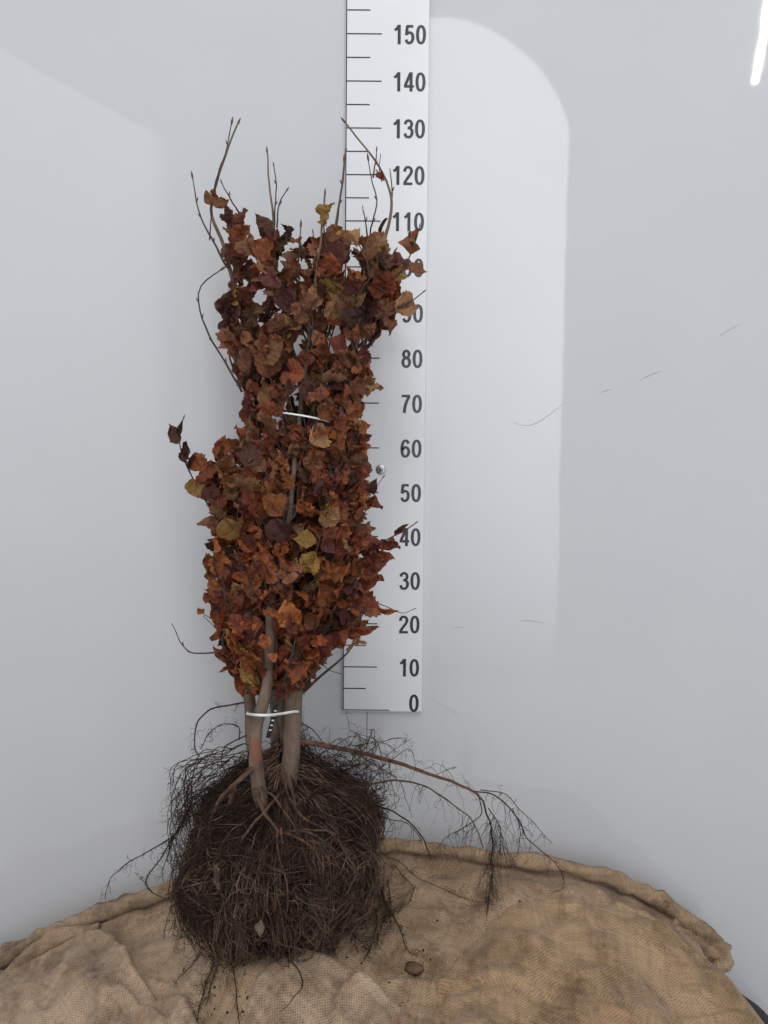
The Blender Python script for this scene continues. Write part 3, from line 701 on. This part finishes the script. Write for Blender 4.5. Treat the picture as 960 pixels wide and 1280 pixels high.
stub(3, [(408, 310), (405, 285), (404, 262)], -.22, [(405, 285, 4, -28, .046, 'ochre', FLAT), (404, 300, 20, -12, .04, 'brown', LEAVES)])
stub(4, [(468, 370), (485, 355), (505, 335), (520, 300), (524, 285)], -.25, [(488, 352, 10, -34, .052, 'ochre', FLAT), (510, 330, 14, 6, .04, 'brown', LEAVES), (516, 318, 6, -22, .042, 'brown', LEAVES), (521, 300, 0, -16, .026, 'rust', LEAVES), (514, 303, -10, -12, .018, 'ochre', FLAT)])
stub(4, [(462, 345), (468, 315), (476, 290)], -.24, [(468, 325, 10, -34, .054, 'tan', FLAT), (470, 310, -18, 4, .045, 'brown', LEAVES), (475, 292, 8, -20, .03, 'dark', NARROW)])
stub(4, [(470, 400), (490, 388), (512, 378), (528, 366)], -.25, [(492, 388, 34, -10, .052, 'tan', FLAT), (480, 394, 24, -16, .046, 'brown', LEAVES), (478, 398, 18, 22, .036, 'brown', FLAT), (472, 400, 10, -26, .046, 'brown', LEAVES)])
stub(4, [(476, 192), (474, 210), (476, 222)], -.2, [(475, 212, 4, 12, .022, 'rust', LEAVES), (474, 215, -8, 8, .018, 'rust', LEAVES)], .0008)
stub(0, [(300, 345), (292, 315), (288, 285), (290, 268)], -.21, [(291, 275, -6, -10, .03, 'dark', LEAVES), (289, 290, -10, -22, .036, 'dark', LEAVES), (291, 310, 24, -30, .05, 'russet', LEAVES), (295, 325, -14, -22, .04, 'plum', LEAVES)])
stub(1, [(345, 370), (330, 345), (318, 318)], -.27, [(325, 335, 26, 20, .058, 'plum', FLAT), (320, 320, -14, -24, .05, 'brown', FLAT), (322, 325, 18, -22, .048, 'russet', LEAVES)])
stub(1, [(392, 420), (390, 395), (388, 372)], -.28, [(390, 390, 4, -32, .052, 'tan', FLAT), (391, 398, -26, -10, .05, 'brown', LEAVES)])
stub(0, [(312, 470), (298, 445), (284, 425)], -.25, [(292, 436, -12, -22, .044, 'brown', FLAT), (300, 450, 22, -26, .05, 'brown', FLAT), (306, 462, -10, 16, .022, 'brown', LEAVES)])
stub(0, [(275, 655), (255, 622), (238, 592), (226, 562), (224, 535), (229, 524)], -.25,
     [(240, 596, 8, 28, .042, 'ochre', FLAT), (238, 592, 22, -26, .048, 'russet', LEAVES), (232, 578, -4, -26, .042, 'dark', LEAVES), (226, 560, -14, -26, .042, 'dark', LEAVES), (224, 545, 8, -22, .034, 'dark', NARROW), (236, 585, 14, -30, .036, 'dark', NARROW), (246, 606, 20, -20, .05, 'rust', LEAVES)])
stub(4, [(445, 705), (465, 690), (485, 674), (505, 664), (518, 655)], -.26,
     [(470, 688, 30, -14, .044, 'rust', LEAVES), (490, 672, 22, -16, .038, 'plum', NARROW), (480, 680, 24, 16, .036, 'rust', LEAVES), (465, 690, 22, 10, .042, 'russet', LEAVES), (455, 698, 20, -26, .05, 'plum', LEAVES)])
stub(4, [(430, 650), (448, 632), (462, 620), (478, 598)], -.25, [(448, 632, 26, -12, .042, 'rust', NARROW), (455, 626, 20, 16, .04, 'rust', LEAVES), (462, 620, 8, -20, .034, 'dark', LEAVES), (440, 640, 40, 20, .03, 'rust', LEAVES)], .0015, .0006)
stub(4, [(400, 800), (425, 785), (450, 770), (470, 760)], -.28, [(420, 788, 54, -4, .075, 'russet', NARROW), (410, 795, 44, -18, .066, 'brown', NARROW), (462, 762, 34, 2, .05, 'orange', NARROW), (452, 768, 14, -30, .046, 'rust', LEAVES), (400, 800, 8, 24, .05, 'russet', LEAVES)])
stub(0, [(300, 795), (280, 782), (262, 772), (252, 766)], -.27, [(254, 767, -4, -6, .02, 'orange', FLAT), (266, 774, 8, 8, .02, 'dark', LEAVES), (280, 782, -14, -24, .042, 'orange', FLAT), (288, 788, -12, 8, .044, 'russet', LEAVES)], .0013, .0006)
stub(0, [(305, 850), (292, 830), (284, 815)], -.27, [(290, 828, -18, -14, .044, 'brown', LEAVES), (298, 838, 8, 30, .05, 'orange', LEAVES), (302, 845, 14, 32, .045, 'orange', LEAVES), (294, 832, -14, 6, .03, 'orange', NARROW)])
stub(1, [(340, 838), (338, 822), (334, 808)], -.37, [(338, 826, 4, -4, .02, 'orange', FLAT), (335, 812, -6, -22, .034, 'orange', FLAT)], .0012, .0008)
stub(4, [(362, 835), (358, 850), (352, 858)], -.30, [(358, 846, -4, 26, .042, 'russet', FLAT), (362, 838, 10, 14, .034, 'orange', LEAVES)], .0012, .0008)
stub(1, [(395, 690), (402, 665), (408, 640)], -.36, [(403, 662, 12, -24, .048, 'tan', FLAT), (400, 672, 14, 16, .038, 'plum', FLAT), (398, 680, -20, -4, .044, 'ochre', LEAVES), (396, 688, -14, 30, .05, 'ochre', FLAT), (406, 648, 6, -24, .036, 'ochre', NARROW)], .0014, .0008)

# ------------------------------------------------------------------ roots
BC_ = np.array(BALL)
def part_tubes(name, sap, pts, rad, mat, sides=3, kind=None):
    V, F = tubes(pts, rad, sides); o = link(name, mesh(name, V - np.array(SAP[sap].location), F, mat), SAP[sap])
    if kind: o['kind'] = kind
    return o
def wig(n, m, amp, freq, r=rng):
    t = np.linspace(0, 1, m)[None, :, None]; out = 0
    for q in range(3):
        out = out + r.normal(0, 1, (n, 1, 3)) * np.sin(t * freq * (q + 1) * r.uniform(.6, 1.4, (n, 1, 3)) + r.uniform(0, 6.28, (n, 1, 3))) / (q + 1)
    return amp * out
def ground_clamp(p):
    h = base_h(p[..., 0], p[..., 1]) + 0.012; p[..., 2] = np.maximum(p[..., 2], h); p[..., 1] = np.minimum(p[..., 1], -0.01); return p
def meridian(n, m, phi0, phi1, s0, s1, r=rng, th0=(15, 60), th1=(95, 165), drift=.5, amp=.007, lock=14):
    """roots that leave the crown and drape over the ball; `lock` of them share a course and fan apart"""
    nl = max(1, n // lock); li = r.integers(0, nl, n); t = np.linspace(0, 1, m)[None]
    def pick(f, loose): return f((nl, 1))[li] + loose
    ph = pick(lambda q: r.uniform(phi0, phi1, q), r.normal(0, .03, (n, 1))) + (pick(lambda q: r.normal(0, drift, q), r.normal(0, .16, (n, 1)))) * t
    a = np.radians(pick(lambda q: r.uniform(*th0, q), r.normal(0, 6, (n, 1)))); b = np.radians(pick(lambda q: r.uniform(*th1, q), r.normal(0, 12, (n, 1)))); th = a + (b - a) * t
    s = pick(lambda q: r.uniform(s0, s1, q), r.normal(0, .03, (n, 1)))
    s = s * (1 + .07 * np.sin(ph * 5 + 1) + .06 * np.sin(ph * 9 + 3 * th) + .05 * np.sin(ph * 17 + 2))
    dr = np.stack([np.sin(th) * np.cos(ph), np.sin(th) * np.sin(ph), np.cos(th)], -1); s = s * (1 + .13 * vnoise(dr * 2.3 + 4, 8) + .07 * vnoise(dr * 6, 9))
    f = 0.32 + 0.68 * np.minimum(t * 2.4, 1) ** .8; cap = np.where(np.cos(th) > 0, 1.04 + .20 * np.sin(ph), 1.0)
    p = BC_ + BA * s[..., None] * np.stack([f * np.sin(th) * np.cos(ph), f * np.sin(th) * np.sin(ph), np.cos(th) * cap], -1)
    return ground_clamp(p + wig(nl, m, amp, 7, r)[li] * t[..., None] + wig(n, m, amp * .45, 9, r))
def taper(n, m, r0, r1, r=rng): return r.uniform(.6, 1.3, (n, 1)) * np.linspace(r0, r1, m)[None]
SECT = [(math.pi * .80, math.pi * 1.25), (math.pi * 1.18, math.pi * 1.5), (math.pi * .35, math.pi * .8), (-.1, math.pi * .4), (math.pi * 1.48, math.pi * 2.05)]
for k in range(5):
    a, b = SECT[k]; back = k in (2, 3); n = 450 if back else 820
    p1 = meridian(n, 18, a, b, .72, 1.02, drift=.28, amp=.005); r1 = taper(n, 18, .00095, .0004)
    p2 = meridian(n // 3, 18, a, b, .85, 1.12, th0=(25, 90), th1=(60, 140), drift=1.2, amp=.012); r2 = taper(n // 3, 18, .0008, .0003)
    q = n // 2; p3 = meridian(q, 18, a, b, .8, 1.10, th0=(20, 100), th1=(30, 150), drift=.7, amp=.013); r3 = taper(q, 18, .0006, .0003)
    part_tubes('root_fibres', k, np.concatenate([p1, p2, p3]), np.concatenate([r1, r2, r3]), M_fib, 3, 'stuff')
    ns = 70 if back else 340
    p4 = meridian(ns, 22, a, b, .90, 1.06, th0=(12, 80), th1=(105, 168), drift=.2, amp=.0055, lock=6); r4 = taper(ns, 22, .0015, .0005)
    p5 = meridian(ns // 2, 22, a, b, .95, 1.08, th0=(30, 100), th1=(60, 150), drift=1.0, amp=.014, lock=3); r5 = taper(ns // 2, 22, .0009, .0005)
    part_tubes('root_strands', k, np.concatenate([p4, p5]), np.concatenate([r4, r5]), M_strand, 4, 'stuff')
    nc = 9 if back else 26
    pc = meridian(nc, 26, a, b, .9, 1.05, th0=(12, 40), th1=(90, 160), drift=.35, amp=.009, lock=1)
    for i in range(nc):
        r0 = rng.uniform(.0014, .0028); V, F = one_tube(pc[i] - np.array(SAP[k].location), np.linspace(r0, .0007, 26), 6)
        link('root', mesh('root', V, F, M_rootr if rng.random() < .35 else M_root), SAP[k])
# added core: stands for shade between roots, stops light leaking; hangs on thickest sapling
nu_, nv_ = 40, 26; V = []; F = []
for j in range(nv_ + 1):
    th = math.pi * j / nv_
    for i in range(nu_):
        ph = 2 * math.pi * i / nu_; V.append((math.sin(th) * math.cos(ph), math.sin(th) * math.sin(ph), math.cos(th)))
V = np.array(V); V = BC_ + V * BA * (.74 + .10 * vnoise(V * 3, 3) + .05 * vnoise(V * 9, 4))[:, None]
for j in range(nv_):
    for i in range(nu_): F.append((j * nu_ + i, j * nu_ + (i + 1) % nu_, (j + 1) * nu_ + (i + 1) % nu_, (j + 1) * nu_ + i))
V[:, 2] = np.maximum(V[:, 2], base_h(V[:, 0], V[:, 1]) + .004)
link('shade_core', mesh('shade_core', V - np.array(SAP[4].location), F, M_soil_shade), SAP[4])
# traced roots
def hairs(pts, n, ln, amp=.006, down=.6, t0=.1, r=.00045, m=9):
    """thin side rootlets leaving a traced root"""
    i = (rng.uniform(t0, 1, n) * (len(pts) - 1)).astype(int); o = pts[i]
    d = rng.normal(0, 1, (n, 3)); d[:, 2] -= down; d /= np.linalg.norm(d, axis=1, keepdims=True)
    L = rng.uniform(.3, 1.2, (n, 1)) * ln; t = np.linspace(0, 1, m)[None, :, None]
    p = o[:, None] + d[:, None] * L[:, None] * t + np.array([0, 0, -1]) * (L[:, None] * down * t ** 2 * .6) + wig(n, m, amp, 8) * t
    return ground_clamp(p), taper(n, m, r, r * .55)
FIB = {k: ([], []) for k in range(5)}
def troot(k, pix, Y, r0, r1, mat=M_fib, nh=30, hl=.035, down=.5, n=40, jit=.002, t0=.1):
    Yv = Y if hasattr(Y, '__len__') else [Y] * len(pix)
    pts = catmull([P(x, y, q) for (x, y), q in zip(pix, Yv)], n)
    pts += jit * np.stack([vnoise(pts * 45 + r0 * 1e4, 1), vnoise(pts * 45 + 5, 2), vnoise(pts * 45 + 9, 3)], -1)
    V, F = one_tube(pts - np.array(SAP[k].location), np.linspace(r0, r1, n), 6); link('root', mesh('root', V, F, mat), SAP[k])
    if nh:
        p, r = hairs(pts, nh, hl, .004, down, t0)
        q = np.linspace(0, 1, 18); src = np.linspace(0, 1, p.shape[1])
        p = np.stack([np.stack([np.interp(q, src, p[i, :, a]) for a in range(3)], -1) for i in range(len(p))]); r = np.stack([np.interp(q, src, r[i]) for i in range(len(r))])
        FIB[k][0].append(p); FIB[k][1].append(r)
    return pts
Yr = -.27
troot(4, [(366, 925), (400, 930), (450, 941), (500, 955), (550, 972), (590, 988), (603, 1000)], [-.29, -.28, -.27, -.26, -.25, -.24, -.24], .0056, .0022, M_rootr, 46, .05, .2)
troot(4, [(590, 988), (620, 995), (645, 1020), (660, 1048), (690, 1075), (704, 1095), (704, 1110), (690, 1115)], [-.24, -.23, -.22, -.2, -.18, -.16, -.16, -.16], .0016, .0006, M_fib, 40, .05, .7)
troot(4, [(603, 1000), (615, 1040), (614, 1080), (613, 1110), (608, 1150)], [-.24, -.235, -.23, -.22, -.23], .0018, .0006, M_fib, 110, .05, 1.6, t0=.15)
troot(4, [(598, 992), (602, 1015), (585, 1030), (560, 1045), (545, 1062)], [-.24, -.24, -.24, -.23, -.2], .0012, .0005, M_fib, 24, .05, .7)
troot(4, [(610, 1010), (625, 1035), (625, 1065)], -.24, .0011, .0005, M_fib, 40, .05, 1.5)
troot(4, [(640, 1010), (650, 1035), (648, 1065), (640, 1072)], -.21, .0009, .0004, M_fib, 12, .03, .7)
troot(4, [(600, 988), (632, 992), (650, 1012), (668, 1030), (690, 1055)], -.22, .0011, .0004, M_fib, 22, .03, .8)
troot(4, [(430, 995), (460, 982), (500, 975), (535, 985), (565, 1005), (590, 1025), (605, 1060)], [-.29, -.28, -.27, -.26, -.25, -.24, -.22], .0022, .0008, M_root, 40, .045, .9)
troot(4, [(435, 990), (470, 1005), (500, 1020), (525, 1042), (540, 1075)], [-.3, -.29, -.28, -.26, -.2], .0022, .0008, M_fib, 12, .04, .9)
troot(4, [(440, 1005), (480, 1022), (510, 1030), (528, 1050)], [-.31, -.29, -.27, -.25], .0015, .0006, M_fib, 10, .04, .9)
troot(4, [(395, 965), (430, 962), (462, 950), (475, 945)], -.27, .0016, .0008, M_fib, 30, .04, .2)
troot(4, [(372, 900), (390, 912), (402, 926), (408, 935)], -.27, .0012, .0006, M_fib, 12, .02, .3)
troot(4, [(478, 948), (470, 925), (440, 915), (434, 900), (432, 885)], -.25, .0008, .0003, M_fib, 16, .03, .1)
troot(4, [(480, 947), (500, 932), (514, 922)], -.25, .0007, .0003, M_fib, 6, .02, .1)
troot(4, [(545, 968), (562, 962), (572, 958)], -.25, .0006, .0003, M_fib, 5, .015, .1)
for q in range(26):   # the loose tangle right of the stems
    x0, y0 = rnd.uniform(385, 450), rnd.uniform(935, 990); x1, y1 = x0 + rnd.uniform(10, 70), y0 + rnd.uniform(-45, 40)
    troot(4, [(x0, y0), ((x0 + x1) / 2 + rnd.uniform(-8, 8), (y0 + y1) / 2 - rnd.uniform(-12, 22)), (x1, y1), (x1 + rnd.uniform(-14, 18), y1 + rnd.uniform(5, 40))], rnd.uniform(-.31, -.24), .0009, .0004, M_fib, 14, .035, .5, n=24)
troot(0, [(318, 876), (290, 881), (262, 888), (246, 905), (243, 930), (250, 945)], -.27, .0018, .0012, M_fib, 20, .022, .1)
troot(0, [(300, 925), (297, 908), (280, 905), (262, 915), (250, 935)], -.27, .0011, .0007, M_fib, 26, .02, .1)
troot(0, [(310, 918), (285, 930), (276, 945), (280, 962)], -.28, .0014, .0009, M_fib, 12, .02, .3)
troot(0, [(240, 1000), (222, 1040), (190, 1062), (155, 1082), (138, 1100), (131, 1124)], [-.29, -.28, -.25, -.22, -.2, -.18], .0016, .0006, M_fib, 44, .022, .7)
troot(0, [(235, 1010), (215, 1050), (200, 1075), (185, 1095), (183, 1108), (200, 1122), (222, 1124), (240, 1115)], [-.3, -.28, -.26, -.24, -.23, -.23, -.24, -.25], .0016, .0007, M_fib, 30, .022, .5)
troot(0, [(225, 1030), (212, 1060), (203, 1090), (205, 1104)], -.26, .001, .0005, M_fib, 18, .02, .8)
troot(0, [(185, 1108), (176, 1098), (168, 1090)], -.23, .0008, .0004, M_fib, 5, .01, .1)
for q in range(40):   # the loose tangle left of the ball
    x0, y0 = rnd.uniform(232, 300), rnd.uniform(935, 1000); x1 = rnd.uniform(212, 240); y1 = y0 + rnd.uniform(15, 80)
    troot(0, [(x0 + 25, y0 - 5), (x0, y0), (x1, y1), (x1 + rnd.uniform(0, 25), y1 + rnd.uniform(30, 70))], rnd.uniform(-.33, -.24), .0009, .0004, M_fib, 14, .03, .7, n=24)
troot(1, [(352, 1035), (352, 1070), (342, 1110), (338, 1150), (345, 1185)], [-.458, -.463, -.466, -.452, -.432], .0026, .0013, M_rootr, 16, .03, .8)
troot(1, [(352, 1038), (330, 1062), (312, 1085), (295, 1110)], [-.45, -.458, -.45, -.438], .0018, .0009, M_rootr, 10, .03, .8)
troot(4, [(356, 1040), (385, 1055), (402, 1075), (415, 1105)], [-.452, -.458, -.448, -.43], .0026, .001, M_rootr, 10, .03, .8)
troot(4, [(358, 1038), (395, 1045), (425, 1075), (432, 1120)], [-.448, -.44, -.42, -.41], .0023, .001, M_root, 10, .03, .8)
troot(1, [(320, 985), (330, 1015), (350, 1040)], [-.36, -.415, -.45], .0052, .0026, M_root, 8, .03, .8)
troot(1, [(322, 980), (345, 1000), (366, 1030), (372, 1052)], [-.355, -.405, -.44, -.452], .0024, .0014, M_root, 8, .03, .8)
troot(1, [(318, 960), (300, 975), (275, 1000), (258, 1040)], [-.36, -.38, -.39, -.38], .0055, .0018, M_root, 10, .03, .8)
troot(4, [(360, 990), (372, 1015), (392, 1030), (420, 1042)], [-.31, -.395, -.415, -.415], .005, .002, M_root, 8, .03, .8)
troot(4, [(358, 985), (340, 1005), (318, 1028), (300, 1055)], [-.31, -.395, -.43, -.435], .0045, .0016, M_root, 8, .03, .8)
troot(4, [(350, 1042), (380, 1038), (410, 1040), (432, 1060)], [-.45, -.445, -.435, -.41], .002, .001, M_root, 8, .03, .8)
# roots trailing onto the burlap
def gtrail(k, pix, r0, r1, nh, hl, mat=M_fib):
    pts = catmull([ground(x, y) + Vector((0, 0, .003)) for x, y in pix], 40)
    for it in range(1):
        pts[:, 0] += .003 * vnoise(pts * 40 + 3, 5); pts[:, 2] = np.maximum(pts[:, 2], base_h(pts[:, 0], pts[:, 1]) + .004)
        for i in range(len(pts)):   # ride over the flaps lying on the heap
            pts[i, 2] += .016 if proj(pts[i])[1] > 1195 and proj(pts[i])[0] > 300 else 0.002
    V, F = one_tube(pts - np.array(SAP[k].location), np.linspace(r0, r1, 40), 6); link('root', mesh('root', V, F, mat), SAP[k])
    p, r = hairs(pts, nh, hl, .004, .3); p[..., 2] = np.maximum(p[..., 2], base_h(p[..., 0], p[..., 1]) + .004)
    q = np.linspace(0, 1, 18); src = np.linspace(0, 1, p.shape[1])
    p = np.stack([np.stack([np.interp(q, src, p[i, :, a]) for a in range(3)], -1) for i in range(len(p))]); r = np.stack([np.interp(q, src, r[i]) for i in range(len(r))])
    FIB[k][0].append(p); FIB[k][1].append(r)
gtrail(1, [(275, 1180), (265, 1210), (255, 1245), (246, 1285)], .0014, .0007, 60, .045)
gtrail(1, [(268, 1175), (272, 1205), (266, 1230), (258, 1262)], .0011, .0006, 60, .04)
gtrail(1, [(285, 1190), (293, 1220), (297, 1250), (299, 1285)], .0013, .0008, 14, .02)
gtrail(1, [(260, 1185), (240, 1210), (222, 1228), (218, 1240)], .0009, .0005, 14, .025)
gtrail(1, [(345, 1190), (358, 1210), (375, 1232), (376, 1252), (352, 1280)], .0015, .0008, 10, .015)
gtrail(1, [(350, 1188), (370, 1196), (390, 1196), (402, 1190)], .002, .0009, 6, .015, M_root)
gtrail(4, [(470, 1105), (485, 1140), (500, 1165), (508, 1190), (528, 1206)], .0015, .0007, 40, .03)
gtrail(4, [(465, 1120), (470, 1160), (462, 1195), (455, 1215)], .0013, .0006, 70, .045)
gtrail(4, [(478, 1110), (480, 1150), (470, 1190)], .0013, .0006, 60, .04)
gtrail(4, [(490, 1085), (515, 1110), (512, 1130), (498, 1145)], .0009, .0005, 16, .03)
gtrail(4, [(485, 1075), (520, 1100), (560, 1118), (600, 1132)], .0009, .0005, 16, .03)
gtrail(4, [(430, 1165), (450, 1180), (465, 1178)], .0012, .0006, 20, .03)
# shaggy lower fringe
for q in range(38):
    x = 240 + 245 * q / 37 + rnd.uniform(-6, 6); y = 1118 + 62 * math.sin(math.pi * (q + .5) / 38)
    gtrail(1 if x < 350 else 4, [(x, y - 15), (x + rnd.uniform(-8, 8), y + 6), (x + rnd.uniform(-14, 14), y + rnd.uniform(10, 46))], .001, .0005, 26, .035)
for k in range(5):
    if FIB[k][0]: part_tubes('rootlets', k, np.concatenate(FIB[k][0]), np.concatenate(FIB[k][1]), M_fib, 3, 'stuff')

# ------------------------------------------------------------------ ties
def ring(name, ctrl, r, label, n=90):
    pts = catmull(ctrl + [ctrl[0]], n); V, F = one_tube(pts, np.full(n, r), 6, False)
    c = Vector(pts.mean(0)); V = V.copy(); dz = V[:, 2] - np.repeat(pts[:, 2], 6); V[:, 2] += dz * .7
    o = link(name, mesh(name, V - np.array(c), F, M_tie), None, c); return tag(o, label, 'plant tie', 'white ties around the sapling bundle'), c
t1, c1 = ring('plant_tie', [P(308.5, 892, -.292), P(318, 893.5, -.368), P(334, 894, -.372), P(352, 892, -.335), P(366, 889.5, -.322), P(374, 889, -.29), P(360, 884, -.25), P(335, 883, -.225), P(315, 887, -.25)], .0016, 'white plastic tie cinching the bare stems above the roots')
V, F = [], []
for i in range(8):
    p = P(346 - i * 1.6 + rnd.uniform(-.6, .6), 880 + i * 6, -.285 + i * .002) - c1
    V += [(p.x - .0045, p.y, p.z), (p.x + .0045, p.y - .003, p.z)]
F = [(2 * i, 2 * i + 1, 2 * i + 3, 2 * i + 2) for i in range(7)]
ta = link('tie_tail', mesh('tie_tail', V, F, M_tape), t1); ta['label'] = 'black printed tail of the tie'
for i in range(1, 6):
    p = P(346.5 - i * 1.6, 882 + i * 6, -.290 + i * .002) - c1
    box('print_mark', M_tie, ta, p.x - .003, p.x + .002, p.y - .0035, p.y - .003, p.z - .0012, p.z + .0016)
ring('plant_tie', [P(324, 522, -.22), P(336, 518, -.265), P(350, 516, -.325), P(375, 519, -.338), P(396, 523, -.325), P(415, 528, -.27), P(436, 532, -.24), P(452, 530, -.22), P(420, 515, -.14), P(370, 508, -.12), P(330, 512, -.16), P(318, 520, -.2)], .0011, 'white plastic tie half hidden among the leaves at mid height')

# ------------------------------------------------------------------ litter
def lump(name, px, py, r, mat, seed, label, cat, sq=(1, 1, .75), loc=None):
    g = loc or ground(px, py); V = []; F = []
    for j in range(11):
        th = math.pi * j / 10
        for i in range(16): ph = 2 * math.pi * i / 16; V.append((math.sin(th) * math.cos(ph), math.sin(th) * math.sin(ph), math.cos(th)))
    V = np.array(V); V = V * r * (1 + .30 * vnoise(V * 1.9 + seed, seed) + .18 * vnoise(V * 5 + seed, seed + 1))[:, None] * np.array(sq)
    for j in range(10):
        for i in range(16): F.append((j * 16 + i, j * 16 + (i + 1) % 16, j * 16 + 16 + (i + 1) % 16, j * 16 + 16 + i))
    return tag(link(name, mesh(name, V, F, mat), None, Vector(g) + Vector((0, 0, r * .45 if loc is None else 0))), label, cat)
lump('stone', 247, 1136, .017, M_stone, 3, 'grey brown stone beside the left of the root ball', 'stone', (1, .9, 1.05))
lump('soil_clod', 518, 1214, .014, M_clod, 9, 'brown soil clod lying on the burlap right of the roots', 'clod', (1.25, 1, .6))
def old_leaf(px, py, Y, dx, dy, sz, c, label, ms):
    o = link('dead_leaf', rnd.choice(ms), None, P(px, py, Y)); d = P(px + dx, py + dy, Y) - P(px, py, Y)
    o.rotation_euler = frame(d, (rnd.gauss(0, .3), -1, .4)).to_euler(); o.scale = (sz, sz, sz); o.color = (*c, 1)
    tag(o, label, 'leaf')
G1 = (.20, .15, .105); G2 = (.13, .085, .055)
old_leaf(268, 1078, -.455, 6, 28, .042, G1, 'pale dead leaf caught at the left front of the root ball', NARROW)
old_leaf(376, 1060, -.485, 14, 28, .046, G2, 'curled brown dead leaf stuck on the front of the roots', NARROW)
old_leaf(325, 1148, -.475, 2, 18, .028, (.27, .21, .16), 'small whitish dead leaf low on the front of the roots', LEAVES)
old_leaf(384, 1000, -.43, 16, -16, .036, (.085, .052, .036), 'brown dead leaf on top of the root ball', NARROW)
old_leaf(296, 978, -.43, -4, 26, .036, (.11, .068, .045), 'dark brown dead leaf hanging on the upper left roots', NARROW)
old_leaf(470, 1022, -.33, 4, 18, .024, (.09, .04, .028), 'tiny dark red leaf caught on the right rootlets', LEAVES)
# soil crumbs over the burlap near the roots
Vc, Fc = [], []
for i in range(420):
    a = rnd.random(); px = rnd.gauss(355, 95) if a < .8 else rnd.uniform(20, 850); py = rnd.uniform(1120, 1275)
    g = ground(px, py); r = rnd.choice((.0009, .0012, .0018, .0026)) * rnd.uniform(.6, 1.2); b = len(Vc)
    for dx, dy, dz in ((1, 0, 0), (-.5, .9, 0), (-.6, -.8, .1), (0, 0, 1.1), (.1, 0, -.8)): Vc.append((g.x + dx * r * rnd.uniform(.6, 1.3), g.y + dy * r, g.z + .003 + dz * r))
    Fc += [(b, b + 1, b + 3), (b + 1, b + 2, b + 3), (b + 2, b, b + 3), (b + 1, b, b + 4), (b + 2, b + 1, b + 4), (b, b + 2, b + 4)]
cr_ = link('soil_crumbs', mesh('soil_crumbs', Vc, Fc, M_soil_shade, False), None, (0, 0, 0), 'stuff'); tag(cr_, 'dark soil crumbs scattered on the burlap under the roots', 'soil')
